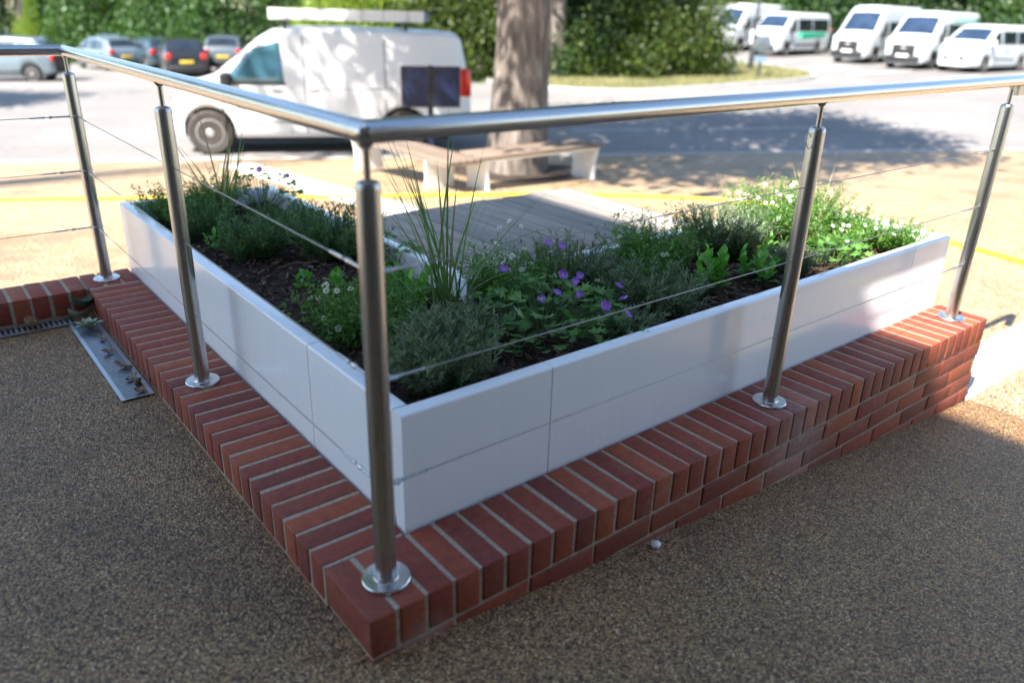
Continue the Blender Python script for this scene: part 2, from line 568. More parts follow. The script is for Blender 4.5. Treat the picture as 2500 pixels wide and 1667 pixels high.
def bevel_box(name, sx, sy, sz, bev, mats, jitter=0.0, seed=0, seg=2):
    """box centred in x, y, base at z = 0, edges rounded and corners a little uneven"""
    rr = random.Random(seed)
    bm = bmesh.new()
    bmesh.ops.create_cube(bm, size=1.0)
    for v in bm.verts:
        v.co = Vector((v.co.x * sx, v.co.y * sy, (v.co.z + .5) * sz))
        v.co += Vector((rr.uniform(-1, 1), rr.uniform(-1, 1), rr.uniform(-1, 1))) * jitter
    bmesh.ops.bevel(bm, geom=list(bm.edges), offset=bev, segments=seg, affect='EDGES', profile=0.6)
    me = bpy.data.meshes.new(name)
    bm.to_mesh(me); bm.free()
    me.materials.append(mats)
    me.polygons.foreach_set('use_smooth', [True] * len(me.polygons))
    return me

# ------------------------------------------------------------------ ground heights
RN = Vector((.43517, .90035)); RD = Vector((.90035, -.43517)); ROFF = 11.479
def tt(x, y): return RN.x * x + RN.y * y - ROFF
def UT(u, t):                                     # along the road edge, away from it
    return (RD.x * u + RN.x * (t + ROFF), RD.y * u + RN.y * (t + ROFF))
def clip(v, a, b): return max(a, min(b, v))
def gz(x, y):
    t = tt(x, y)
    if t < -9.5: return -.42
    if t < 0: return -.42 - .63 * (t + 9.5) / 9.5
    return -1.10 + .0115 * clip(x - 14, 0, 40) - .03 * max(0, y - 12) * clip((24 - x) / 14, 0, 1)

def sheet(name, P, nu, nv, mats, fz, dz=0.0):
    """grid over a bilinear quad P (4 plan corners) laid on heights fz"""
    V = []; F = []
    for j in range(nv + 1):
        for i in range(nu + 1):
            a, b = i / nu, j / nv
            x = (1 - a) * (1 - b) * P[0][0] + a * (1 - b) * P[1][0] + a * b * P[2][0] + (1 - a) * b * P[3][0]
            y = (1 - a) * (1 - b) * P[0][1] + a * (1 - b) * P[1][1] + a * b * P[2][1] + (1 - a) * b * P[3][1]
            V.append((x, y, fz(x, y) + dz))
    for j in range(nv):
        for i in range(nu):
            k = j * (nu + 1) + i
            F.append((k, k + 1, k + nu + 2, k + nu + 1))
    o = obj(name, mesh(name, V, F, mats))
    return tag(o, kind='structure')

def pave_z(x, y): return gz(x, y) if tt(x, y) < 0 else -1.05
U0, U1 = -14, 30
sheet('paving', [UT(U0, -22), UT(U1, -22), UT(U1, 0), UT(U0, 0)], 20, 88, MT['gravel'], pave_z)

def terr_z(x, y):
    return -.112 if x < 0.05 else -.112 - .1 * (x - .05)
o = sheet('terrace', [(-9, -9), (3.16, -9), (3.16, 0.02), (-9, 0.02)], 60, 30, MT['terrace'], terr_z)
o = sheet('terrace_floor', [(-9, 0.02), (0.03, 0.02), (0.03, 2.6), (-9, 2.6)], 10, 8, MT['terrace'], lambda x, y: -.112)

def road_z(x, y): return gz(x, y) if tt(x, y) >= 0 else -1.10
sheet('road', [UT(-60, -0.02), UT(80, -0.02), UT(80, 120), UT(-60, 120)], 100, 90, MT['asphalt'], road_z)
# wide land below, out to the horizon
sheet('ground', [(-600, -600), (600, -600), (600, 600), (-600, 600)], 2, 2, MT['lawn'], lambda x, y: -6.0)

# flush kerb along the road edge, one length at a time
kerb = tag(empty('kerb', (0, 0, 0)), kind='structure')
for i in range(48):
    u0 = U0 + i * .915
    mb = MB()
    a = UT(u0, -.13); b = UT(u0 + .905, -.13); c = UT(u0 + .905, .02); d = UT(u0, .02)
    z0 = -1.16; z1 = -1.040
    V = [(*a, z0), (*b, z0), (*c, z0), (*d, z0), (*a, z1), (*b, z1), (*c, z1), (*d, z1)]
    mb.add(V, [(3, 2, 1, 0), (4, 5, 6, 7), (0, 1, 5, 4), (1, 2, 6, 5), (2, 3, 7, 6), (3, 0, 4, 7)])
    mb.build('kerb_stone', MT['kerb'], kerb)

# thin painted line on the road
for i, (u0, u1) in enumerate([(4.9, 7.0), (8.0, 10.6), (12.2, 15.2), (17, 20)]):
    sheet('road_marking', [UT(u0, 3.10), UT(u1, 3.10), UT(u1, 3.17), UT(u0, 3.17)], 6, 1, MT['paint_white'], road_z, .004)
# bay lines by the minibuses
for k in range(5):
    yy = 13.2 + 2.9 * k
    sheet('bay_marking', [(30.5, yy), (36.0, yy), (36.0, yy + .1), (30.5, yy + .1)], 6, 1, MT['paint_white'], road_z, .004)

# pale concrete edging: one strip continues the brick wall, one runs from the deck to the road
def slab_strip(name, x0, x1, y0, y1, axis, step, gap, mat=MT['concrete']):
    root = tag(empty(name, (0, 0, 0)), kind='structure')
    q = (x0 if axis == 'x' else y0)
    end = (x1 if axis == 'x' else y1)
    while q < end - .05:
        e = min(q + step - gap, end)
        a = (q, e, y0, y1) if axis == 'x' else (x0, x1, q, e)
        mb = MB()
        V = []
        for (x, y) in ((a[0], a[2]), (a[1], a[2]), (a[1], a[3]), (a[0], a[3])): V.append((x, y, pave_z(x, y) - .06))
        for (x, y) in ((a[0], a[2]), (a[1], a[2]), (a[1], a[3]), (a[0], a[3])): V.append((x, y, pave_z(x, y) + .008))
        mb.add(V, [(3, 2, 1, 0), (4, 5, 6, 7), (0, 1, 5, 4), (1, 2, 6, 5), (2, 3, 7, 6), (3, 0, 4, 7)])
        mb.build('slab', mat, root)
        q += step
    return root
slab_strip('edging_strip', 3.10, 9.4, 0.0, 0.26, 'x', .6, .006)
slab_strip('paved_strip', 3.16, 3.62, 1.2, 10.3, 'y', .9, .006)

# ------------------------------------------------------------------ brick walls
BL, BW, BH = .215, .0632, .1025
rowlock = [bevel_box('brick', BW, BL, BH, .0042, MT['brick'], .0008, s) for s in range(6)]
stretcher = [bevel_box('brick', BL, .1025, .065, .004, MT['brick'], .0016, s + 20) for s in range(5)]
header = [bevel_box('brick', .1025, .1025, .065, .004, MT['brick'], .0016, s + 40) for s in range(3)]

def wobble(o, k=1.0):
    o.rotation_euler = (random.gauss(0, .0035 * k), random.gauss(0, .0035 * k), o.rotation_euler[2] + random.gauss(0, .0045 * k))
    o.location = Vector(o.location) + Vector((random.gauss(0, .0005), random.gauss(0, .0005), abs(random.gauss(0, .0009))))

def brick(parent, variants, x, y, ztop, h, rz):
    o = obj('brick', random.choice(variants), parent, (x, y, ztop - h), (0, 0, rz + random.choice((0, math.pi))))
    wobble(o)
    return o

# wall under the right-hand rail
w1 = empty('brick_wall', (1.54, 0.1, -.5), 0, 'low red brick wall in the foreground running right beside the ramp', 'wall')
def loc(root, x, y): return (x - root.location.x, y - root.location.y)
def zt(root, z): return z - root.location.z
for k in range(41):
    lx, ly = loc(w1, .0325 + .075 * k, .1065)
    brick(w1, rowlock, lx, ly, zt(w1, 0), BH, 0)
for c in range(5):
    ztop = -.1125 - .075 * c
    off = (0, -.11, -.055, -.16, -.02)[c]
    x = off
    while x < 3.07:
        xa = max(x, 0.0); xb = min(x + BL, 3.07)
        if xb - xa > .05 and terr_z(min(xb, 3.05), 0) < ztop - .004:
            if xb - xa > .17:
                o = brick(w1, stretcher, *loc(w1, (xa + xb) / 2, .0505), zt(w1, ztop), .065, 0)
            else:
                o = brick(w1, header, *loc(w1, (xa + xb) / 2, .0505), zt(w1, ztop), .065, 0)
                o.scale.x = (xb - xa) / .1025
        x += .225
    # end face at the far right
    for yy in (.155,):
        if c < 4:
            o = brick(w1, header, *loc(w1, 3.02, yy + .005), zt(w1, ztop), .065, 0)
mb = MB()
mb.box(0.005 - 1.54, 3.066 - 1.54, .0034 - .1, .213 - .1, -.52 + .5, -.0014 + .5)
mb.build('mortar', MT['mortar'], w1)

# wall under the left-hand rail
w2 = empty('brick_wall', (.1, 1.4, -.5), 0, 'low red brick wall running back along the left side of the planter', 'wall')
for k in range(33):
    y = .2575 + .075 * k
    if y > 2.57 and y < 2.8:
        pass
    if y > 2.56: break
    lx, ly = loc(w2, .1065, y)
    brick(w2, rowlock, lx, ly, zt(w2, 0), BH, math.pi / 2)
y = .222
while y < 2.53:
    o = brick(w2, stretcher, *loc(w2, .0545, y + .1075), zt(w2, -.1125), .065, math.pi / 2)
    o.location.x -= .004
    y += .225
mb = MB()
mb.box(.002 - .1, .213 - .1, .216 - 1.4, 2.75 - 1.4, -.02, -.0014 + .5)
mb.build('mortar', MT['mortar'], w2)
# its far end: bricks laid the other way where the walls meet
for (x, y, rz) in ((.036, 2.667, 0), (.111, 2.667, 0), (.183, 2.667, 0)):
    brick(w2, rowlock, *loc(w2, x, y), zt(w2, 0), BH, rz)

# wall that closes the terrace on the far left
w3 = empty('brick_wall', (-.9, 2.667, -.5), 0, 'short red brick wall closing the terrace behind the drain grating', 'wall')
for k in range(22):
    lx, ly = loc(w3, -.0405 - .075 * k, 2.667)
    brick(w3, rowlock, lx, ly, zt(w3, 0), BH, 0)
for c in range(3):
    x = -.006 - (0, .11, .05)[c]
    while x > -1.7:
        if c == 0:
            brick(w3, stretcher, *loc(w3, x - .1075, 2.614), zt(w3, -.1125 - .075 * c), .065, 0)
        brick(w3, stretcher, *loc(w3, x - .1075, 2.720), zt(w3, -.1125 - .075 * c), .065, 0)
        x -= .225
mb = MB()
mb.box(-1.68 + .9, -.002 + .9, 2.5615 - 2.667, 2.7725 - 2.667, -.02, -.0014 + .5)
mb.build('mortar', MT['mortar'], w3)

# ------------------------------------------------------------------ railing
rail = empty('railing', (.1, .1, 0), 0, 'brushed steel post and wire railing fixed on top of the brick walls', 'railing')
RX, RY = .097, .097
RZ = .992
POSTS = [(RX, RY), (1.572, RY), (2.925, RY), (RX, 1.335), (RX, 2.650), (-1.22, 2.650)]
def rl(x, y, z): return (x - .1, y - .1, z)
post_me = MB().lathe([(.0242, 0), (.0242, .892), (.0236, .897), (.0205, .903), (.010, .907)], seg=32).me('post', MT['steel'], True)
auto_smooth(post_me)
base_me = MB().lathe([(.0555, 0), (.0555, .008), (.0535, .0105), (.030, .0125), (.0285, .0165), (.0245, .0165)], seg=40).me('base_plate', MT['steel_bright'], True)
auto_smooth(base_me)
pin_me = MB().lathe([(.0072, .90), (.0072, .962), (.0125, .968), (.0155, .974)], seg=16).me('rail_pin', MT['steel'], True)
auto_smooth(pin_me)
collar_me = MB().lathe([(.026, 0), (.0262, .003), (.026, .006)], seg=32).me('collar', MT['steel_bright'], True)
for i, (x, y) in enumerate(POSTS):
    po = obj('post', post_me, rail, rl(x, y, .001))
    obj('base_plate', base_me, po, (0, 0, 0))
    obj('rail_pin', pin_me, po, (0, 0, 0))
    if y > 2 :
        for z in (.25, .5, .73):
            obj('collar', collar_me, po, (0, 0, z - .003))
# tie of wire left on one post
mb = MB()
mb.tube([(.014 * math.cos(a) - .036, 0.006 * math.sin(a), .868 + .022 * math.sin(a) ) for a in np.linspace(0, 2 * math.pi, 20)], .0011, 5)
tie = mb.build('tie_ring', MT['steel_bright'], rail, True)
tie.location = rl(1.572, RY, 0)

def rail_piece(name, a, b, r=.0212):
    a, b = Vector(rl(*a)), Vector(rl(*b))
    L = (b - a).length
    me = MB().lathe([(r, 0), (r, L)], seg=36).me(name, MT['steel_bright'], True)
    auto_smooth(me)
    o = obj(name, me, rail, a)
    o.rotation_euler = (b - a).to_track_quat('Z', 'Y').to_euler()
    return o
rail_piece('handrail', (RX, RY, RZ), (3.42, RY, RZ))
rail_piece('handrail', (RX, RY, RZ), (RX, 2.650, RZ))
rail_piece('handrail', (RX, 2.650, RZ), (-1.75, 2.650, RZ))
for (x, y) in ((RX, RY), (RX, 2.650)):
    mb = MB()
    prof = [(.0216 * math.cos(a), .0216 * math.sin(a)) for a in np.linspace(-1.5, 1.5, 9)]
    mb.lathe(prof, seg=28)
    mb.build('elbow', MT['steel_bright'], rail, True, rl(x, y, RZ))
for (a, b) in (((RX + .026, RY, RZ), (RX + .030, RY, RZ)), ((RX, RY + .030, RZ), (RX, RY + .034, RZ))):
    rail_piece('joint_ring', a, b, .02155)
# end of the rail folds down past the last post
mb = MB()
pts = [(3.42, RY, RZ)] + [(3.42 + .09 * math.sin(a), RY, RZ - .09 + .09 * math.cos(a)) for a in np.linspace(.2, 1.57, 7)] + [(3.51, RY, RZ - .35)]
mb.tube([rl(*q) for q in pts], .0212, 20)
mb.build('rail_return', MT['steel_bright'], rail, True)
mb = MB()
mb.box(2.965, 3.035, RY - .012, RY + .012, RZ - .055, RZ - .019)
br = mb.build('rail_bracket', MT['steel'], rail, False)
br.location = rl(0, 0, 0)

def cable(z, a, b, term_a, term_b):
    a = Vector((a[0], a[1], z)); b = Vector((b[0], b[1], z))
    d = (b - a).normalized(); L = (b - a).length
    mb = MB()
    mb.tube([rl(*(a + d * (L * q))) for q in np.linspace(0.0, 1.0, 5)], .0016, 8)
    c = mb.build('wire', MT['wire'], rail, True)
    def fitting(p, dr, kind):
        m = MB()
        if kind == 'swage':
            m.tube([rl(*(p + dr * q)) for q in (.028, .055)], .0045, 10)
            m.tube([rl(*(p + dr * q)) for q in (.055, .115)], .0032, 10)
            for sgn in (-1, 1):
                side = Vector((0, 0, 1)).cross(dr) * .006 * sgn
                m.tube([rl(*(p + dr * q + side)) for q in (.020, .045)], .0022, 6)
            m.tube([rl(*(p + dr * .034 + Vector((0, 0, 1)).cross(dr) * s)) for s in (-.011, .011)], .0035, 8)
        else:
            m.tube([rl(*(p + dr * q)) for q in (.022, .028)], .0062, 10)
            m.tube([rl(*(p + dr * q)) for q in (.028, .088)], .0038, 10)
            m.tube([rl(*(p + dr * q)) for q in (.088, .092, .100, .104)], [.0038, .0058, .0058, .0038], 10)
            m.tube([rl(*(p + dr * q)) for q in (.104, .118)], .0024, 10)
            m.tube([rl(*(p + dr * q)) for q in (.118, .121, .128, .175)], [.0042, .0052, .0036, .0032], 10)
        m.build('turnbuckle' if kind != 'swage' else 'wire_fitting', MT['steel_bright'], c, True)
    if term_a: fitting(a, d, term_a)
    if term_b: fitting(b, -d, term_b)
for z in (.25, .50, .73):
    cable(z, (RX, RY), (2.925, RY), 'swage', 'plainend')
    cable(z, (RX, RY), (RX, 2.650), 'plainend', 'plainend')
    cable(z, (RX, 2.650), (-1.22, 2.650), 'plainend', 'swage')

# ------------------------------------------------------------------ planter
PX0, PY0, PZ = .222, .222, .325
PX1, PY1 = 3.035, 2.74
IX, IY = .955, .975                    # inner faces of the two arms
RIM = .045
planter = empty('planter', (.6, .6, -.45), 0, 'large white L-shaped metal planter full of herbs and flowers behind the railing', 'planter')
def pl(x, y, z): return (x - .6, y - .6, z + .45)
def panel(name, a, b, th_dir, z0=-.43):
    """one folded sheet: outer face, rounded top rim, inner lip; a -> b along the outer face, th_dir points inwards"""
    a, b, t = Vector((a[0], a[1], 0)), Vector((b[0], b[1], 0)), Vector((th_dir[0], th_dir[1], 0))
    r = .007
    prof = [(0, z0)] + [(r - r * math.cos(q), PZ - r + r * math.sin(q)) for q in np.linspace(0, math.pi / 2, 5)] \
         + [(RIM - r + r * math.sin(q), PZ - r + r * math.cos(q)) for q in np.linspace(0, math.pi / 2, 5)] + [(RIM, PZ - .30), (RIM - .004, PZ - .30), (.004, z0)]
    V = []; n = len(prof)
    for e in (a, b):
        for (d, z) in prof:
            V.append(pl(*(e + t * d + Vector((0, 0, z)))))
    F = []
    for i in range(n):
        j = (i + 1) % n
        F.append((i, j, n + j, n + i))
    F.append(tuple(range(n))); F.append(tuple(reversed(range(n, 2 * n))))
    me = mesh(name, V, F, MT['planter'], True)
    auto_smooth(me, 50)
    bm = bmesh.new(); bm.from_mesh(me); bmesh.ops.recalc_face_normals(bm, faces=bm.faces); bm.to_mesh(me); bm.free()
    return obj(name, me, planter)
GAP = .0035
# front arm panels, outer face
fx = [PX0, .690, 2.71, PX1]
for i in range(3):
    panel('panel', (fx[i] + (0 if i == 0 else GAP / 2), PY0), (fx[i + 1] - GAP / 2, PY0), (0, 1))
# left arm panels, outer face
ly_ = [PY0 + RIM + .001, .730, PY1]
for i in range(2):
    panel('panel', (PX0, ly_[i + 1] - GAP / 2), (PX0, ly_[i] + GAP / 2), (1, 0))
panel('panel', (PX1, PY0 + RIM + .001), (PX1, IY - RIM - .001), (-1, 0))
panel('panel', (PX1, IY), (IX + .001, IY), (0, -1))
panel('panel', (IX, IY - RIM - .001), (IX, PY1 - RIM - .001), (-1, 0))
panel('panel', (IX, PY1), (PX0 + RIM + .001, PY1), (0, -1))
# thin fixing plate behind the joints, and drain dots
for (x, y) in ((.690, PY0 + .006), (2.71, PY0 + .006)):
    MB().box(x - .03 - .6, x + .03 - .6, y - .6, y + .004 - .6, .0, PZ - .02 + .45).build('joint_strip', MT['dark_metal'], planter)
MB().box(PX0 + .006 - .6, PX0 + .010 - .6, .70 - .6, .76 - .6, 0, PZ - .02 + .45).build('joint_strip', MT['dark_metal'], planter)

# soil and bark mulch
SZ = .246
def soil_h(x, y):
    return SZ + .022 * math.sin(x * 5.1 + 1) * math.cos(y * 6.3) + .012 * math.sin(x * 17 + y * 11)
def soil_patch(name, x0, x1, y0, y1, nx, ny):
    V = []; F = []
    for j in range(ny + 1):
        for i in range(nx + 1):
            x = x0 + (x1 - x0) * i / nx; y = y0 + (y1 - y0) * j / ny
            V.append((x, y, soil_h(x, y) + random.gauss(0, .004)))
    for j in range(ny):
        for i in range(nx):
            k = j * (nx + 1) + i
            F.append((k, k + 1, k + nx + 2, k + nx + 1))
    return V, F
V1, F1 = soil_patch('s', PX0 + .03, PX1 - .03, PY0 + .03, IY - .03, 130, 36)
V2, F2 = soil_patch('s', PX0 + .03, IX - .03, IY - .03, PY1 - .03, 36, 84)
mb = MB(); mb.add(V1, F1); mb.add(V2, F2)
soil = mb.build('planting_soil', MT['soil'], None, True)
tag(soil, 'dark moist soil filling the white planter', 'soil', kind='stuff')

def in_planter(rr):
    if rr.random() < .62: return rr.uniform(PX0 + .06, PX1 - .06), rr.uniform(PY0 + .06, IY - .06)
    return rr.uniform(PX0 + .06, IX - .06), rr.uniform(IY - .06, PY1 - .06)
rr = random.Random(3)
mb = MB()
for i in range(5200):
    x, y = in_planter(rr)
    L, W, H = rr.uniform(.008, .036), rr.uniform(.003, .010), rr.uniform(.0012, .004)
    m4 = Matrix.Translation((x, y, soil_h(x, y) + rr.uniform(.002, .016))) @ Matrix.Rotation(rr.uniform(0, 6.28), 4, 'Z') @ Matrix.Rotation(rr.gauss(0, .35), 4, 'Y') @ Matrix.Rotation(rr.gauss(0, .4), 4, 'X')
    mb.box(-L / 2, L / 2, -W / 2, W / 2, -H / 2, H / 2, m4)
o = mb.build('bark_mulch', MT['chips'])
tag(o, 'shredded brown bark mulch scattered over the planter soil', 'mulch', kind='stuff')

# ------------------------------------------------------------------ timber deck in the nook of the planter
deck = empty('timber_deck', (1.6, 1.5, -.45), 0, 'grey weathered timber deck platform in the nook of the planter', 'deck')
DZ = .285; DX0, DX1, DY0, DY1 = IX + .006, 2.38, IY + .006, 2.02
npl = 15; pw = (DX1 - DX0) / npl
plank_me = [bevel_box('plank', pw - .006, DY1 - DY0, .022, .002, MT['deck'], .0008, s + 60, 1) for s in range(5)]
for i in range(npl):
    o = obj('plank', plank_me[i % 5], deck, (DX0 + pw * (i + .5) - 1.6, (DY0 + DY1) / 2 - 1.5 + random.gauss(0, .003), DZ - .022 + .45 + random.gauss(0, .0012)))
    o.rotation_euler.z = random.choice((0, math.pi)) + random.gauss(0, .0012)
mb = MB()
mb.box(DX0 + .01 - 1.6, DX1 - .012 - 1.6, DY0 + .01 - 1.5, DY1 - .012 - 1.5, -.28, DZ - .06 + .45)
mb.build('deck_base', MT['white_enamel'], deck)
mb = MB()
for yy in (1.08, 1.5, 1.92):
    mb.box(DX0 + .015 - 1.6, DX1 - .015 - 1.6, yy - .03 - 1.5, yy + .03 - 1.5, DZ - .06 + .45, DZ - .0235 + .45)
mb.build('joist', MT['dark_bark'], deck)

# ------------------------------------------------------------------ the building whose shade lies over the terrace
bld = empty('building', (-9.5, -6, -.12), 0, 'cream rendered building with flat grey eaves standing beside the terrace', 'building')
def bb(mb, x0, x1, y0, y1, z0, z1): return mb.box(x0 + 9.5, x1 + 9.5, y0 + 6, y1 + 6, z0 + .12, z1 + .12)
XE, HE, YB = -5.47, 10.0, 1.05
m_ = MB()
# facade facing the terrace, with openings left for the windows and the door
opens = [(-1.4, .3, .9, 2.4), (-4.4, -2.2, .9, 2.4), (-8.0, -5.6, -.1, 2.35), (-11.5, -9.3, .9, 2.4), (-1.4, .3, 3.9, 5.4), (-1.4, .3, 6.9, 8.4), (-4.4, -2.2, 6.9, 8.4), (-8.0, -5.8, 6.9, 8.4), (-11.5, -9.3, 6.9, 8.4), (-4.4, -2.2, 3.9, 5.4), (-8.0, -5.8, 3.9, 5.4), (-11.5, -9.3, 3.9, 5.4)]
ys = sorted({-14.0, YB - .25} | {v for o_ in opens for v in o_[:2]})
zs = sorted({-.12, 9.75} | {v for o_ in opens for v in o_[2:]})
for i in range(len(ys) - 1):
    for j in range(len(zs) - 1):
        yc, zc = (ys[i] + ys[i + 1]) / 2, (zs[j] + zs[j + 1]) / 2
        if not any(o_[0] < yc < o_[1] and o_[2] < zc < o_[3] for o_ in opens):
            bb(m_, -6.05, -5.75, ys[i], ys[i + 1], zs[j], zs[j + 1])
m_.build('front_wall', MT['render'], bld)
m_ = MB(); bb(m_, -14.8, -6.06, YB - .55, YB - .25, -.12, 9.75); m_.build('end_wall', MT['render'], bld)
m_ = MB()
rp = [(-15, -14), (XE, -14), (XE, -1.6), (XE - .20, -.7), (XE - .20, YB), (-15, YB)]
V = [(x + 9.5, y + 6, 9.76 + .12) for x, y in rp] + [(x + 9.5, y + 6, HE + .12) for x, y in rp]
m_.add(V, [tuple(reversed(range(6))), tuple(range(6, 12))] + [(i, (i + 1) % 6, 6 + (i + 1) % 6, 6 + i) for i in range(6)])
m_.build('roof', MT['roofing'], bld)
# unseen brown wing, added behind the camera to block sky and darken the terrace
wing = empty('sky_blocking_wing', (-2.2, -8, -.12), 0, 'unseen brown clad wing added behind the terrace to block sky light', 'building')
def wb(mb, x0, x1, y0, y1, z0, z1): return mb.box(x0 + 2.2, x1 + 2.2, y0 + 8, y1 + 8, z0 + .12, z1 + .12)
wop = [(-4.6, -3.2, .8, 2.3), (-1.0, 1.0, -.1, 2.4), (-4.6, -3.2, 3.6, 5.0), (-1.0, 1.0, 3.6, 5.0)]
xs_ = sorted({-5.7, 2.6} | {v for o_ in wop for v in o_[:2]}); zs_ = sorted({-.3, 6.2} | {v for o_ in wop for v in o_[2:]})
m_ = MB()
for i in range(len(xs_) - 1):
    for j in range(len(zs_) - 1):
        xc, zc = (xs_[i] + xs_[i + 1]) / 2, (zs_[j] + zs_[j + 1]) / 2
        if not any(o_[0] < xc < o_[1] and o_[2] < zc < o_[3] for o_ in wop):
            wb(m_, xs_[i], xs_[i + 1], -3.6, -3.3, zs_[j], zs_[j + 1])
m_.build('front_wall', MT['cladding'], wing)
m_ = MB(); wb(m_, 2.3, 2.6, -12, -3.61, -.4, 6.2); m_.build('end_wall', MT['cladding'], wing)
m_ = MB(); wb(m_, -5.7, 2.8, -12, -3.15, 6.21, 6.45); m_.build('roof', MT['roofing'], wing)
for o_ in wop:
    m_ = MB(); wb(m_, o_[0] + .05, o_[1] - .05, -3.47, -3.45, o_[2] + .05, o_[3] - .05)
    w_ = m_.build('window' if o_[2] > 0 else 'door', MT['glass'], wing)
    m_ = MB()
    wb(m_, o_[0], o_[0] + .06, -3.5, -3.42, o_[2], o_[3]); wb(m_, o_[1] - .06, o_[1], -3.5, -3.42, o_[2], o_[3])
    wb(m_, o_[0] + .061, o_[1] - .061, -3.5, -3.42, o_[2], o_[2] + .06); wb(m_, o_[0] + .061, o_[1] - .061, -3.5, -3.42, o_[3] - .06, o_[3])
    m_.build('frame', MT['white_enamel'], w_)
for o_ in opens:
    m_ = MB(); bb(m_, -5.96, -5.94, o_[0] + .05, o_[1] - .05, o_[2] + .05, o_[3] - .05)
    w_ = m_.build('window' if o_[2] > 0 else 'door', MT['glass'], bld)
    m_ = MB()
    bb(m_, -5.99, -5.91, o_[0], o_[0] + .06, o_[2], o_[3]); bb(m_, -5.99, -5.91, o_[1] - .06, o_[1], o_[2], o_[3])
    bb(m_, -5.99, -5.91, o_[0] + .061, o_[1] - .061, o_[2], o_[2] + .06); bb(m_, -5.99, -5.91, o_[0] + .061, o_[1] - .061, o_[3] - .06, o_[3])
    bb(m_, -5.99, -5.91, (o_[0] + o_[1]) / 2 - .03, (o_[0] + o_[1]) / 2 + .03, o_[2] + .061, o_[3] - .061)
    m_.build('frame', MT['white_enamel'], w_)

# ------------------------------------------------------------------ drain gratings and litter on the terrace
def grating(label, x0, x1, y0, y1, along, step):
    zc = -.112
    g_ = empty('drain_grating', ((x0 + x1) / 2, (y0 + y1) / 2, zc), 0, label, 'drain')
    hx, hy = (x1 - x0) / 2, (y1 - y0) / 2
    m_ = MB(); e = .014
    m_.box(-hx, -hx + e, -hy, hy, .003, .009); m_.box(hx - e, hx, -hy, hy, .003, .009)
    if along == 'x':
        m_ = MB(); m_.box(-hx, hx, -hy, -hy + e, .003, .009); m_.box(-hx, hx, hy - e, hy, .003, .009)
    fr = m_.build('edge_rails', MT['galv'], g_); fr['kind'] = 'stuff'
    m_ = MB()
    n_ = int((y1 - y0) / step) if along == 'y' else int((x1 - x0) / step)
    for i in range(n_):
        q = (i + .5) * step
        if along == 'y': m_.box(-hx + e, hx - e, -hy + q - step * .24, -hy + q + step * .24, .0035, .008)
        else: m_.box(-hx + q - step * .26, -hx + q + step * .26, -hy + e, hy - e, .0035, .008)
    b_ = m_.build('bars', MT['galv'], g_); b_['kind'] = 'stuff'
    m_ = MB(); m_.box(-hx + .002, hx - .002, -hy + .002, hy - .002, -.05, .0012); m_.build('channel', MT['under'], g_)
grating('galvanised drain grating along the foot of the left brick wall', -.122, -.012, 1.565, 2.43, 'y', .0165)
grating('slotted drain grating along the foot of the short far brick wall', -1.6, -.09, 2.44, 2.535, 'x', .020)

def litter(name, label, x, y, L, W, col, seed, z=-.100, curl=.5):
    r_ = random.Random(seed)
    nx, ny = 6, 4
    V = []; F = []
    for i in range(nx + 1):
        for j in range(ny + 1):
            a, b = i / nx * 2 - 1, j / ny * 2 - 1
            w_ = math.sqrt(max(0, 1 - a * a)) ** .8 + .06
            V.append((a * L / 2, b * W / 2 * w_ + r_.gauss(0, W * .03), curl * L * (a * a * .25 + b * b * .25) + r_.gauss(0, L * .035)))
    for i in range(nx):
        for j in range(ny):
            k = i * (ny + 1) + j
            F.append((k, k + 1, k + ny + 2, k + ny + 1))
    o_ = obj(name, mesh(name, V, F, col, True), None, (x, y, z), (r_.gauss(0, .25), r_.gauss(0, .25), r_.uniform(0, 6.28)))
    return tag(o_, label, 'leaf', 'fallen leaves on the drain gratings')
G['fallen'] = plain('fallen_green_leaf', (.05, .10, .06), 0.6)
litter('fallen_leaf', 'large dark green leaf leaning in the corner where the brick walls meet', -.035, 2.50, .10, .07, G['fallen'], 1, -.06, 1.2)
litter('fallen_leaf', 'grey-green underside of a leaf lying in the wall corner', -.07, 2.455, .085, .06, plain('leaf_underside', (.20, .25, .18), 0.7), 2, -.085, 1.0)
litter('fallen_leaf', 'curled brown leaf on the slotted grating by the far wall', -.245, 2.475, .075, .05, MT['dead_leaf'], 3, -.092, 1.1)
lt = [(-.06, 2.385, .05, 'brown leaf scrap beside the pale rosette'), (-.045, 2.18, .032, 'small tan leaf topmost on the left grating'),
      (-.065, 2.02, .045, 'olive brown leaf midway down the left grating'), (-.05, 1.845, .07, 'pale folded leaf strip on the left grating'),
      (-.045, 1.725, .045, 'rusty brown leaf near the lower end of the left grating'), (-.035, 1.665, .075, 'long straw coloured leaf lying across the left grating'),
      (-.05, 1.605, .04, 'dark brown leaf at the bottom of the left grating')]
for i, (x, y, L, lb) in enumerate(lt):
    litter('fallen_leaf', lb, x, y, L, L * (.35 if L > .06 else .6), MT['dead_leaf'], 10 + i, -.097)
# pale rosette of leaves lying on the grating
ros = empty('leaf_rosette', (-.065, 2.335, -.103), 0, 'pale green fallen rosette on the left drain grating', 'leaf')
G['pale'] = plain('pale_green_leaf', (.36, .45, .30), 0.6, var=.2, scale=30)
for i in range(14):
    a = i * 2.4; r_ = .012 + .0017 * i
    V = [(0, 0, 0), (r_ * 1.3, -.012, .012), (r_ * 2.1, 0, .020 - .001 * i), (r_ * 1.3, .012, .012), (r_ * 1.2, 0, .004)]
    obj('leaf', mesh('leaf', V, [(0, 1, 4), (1, 2, 4), (2, 3, 4), (3, 0, 4)], G['pale'], True), ros, (0, 0, .004 + .0012 * (14 - i)), (0, -.25, a))
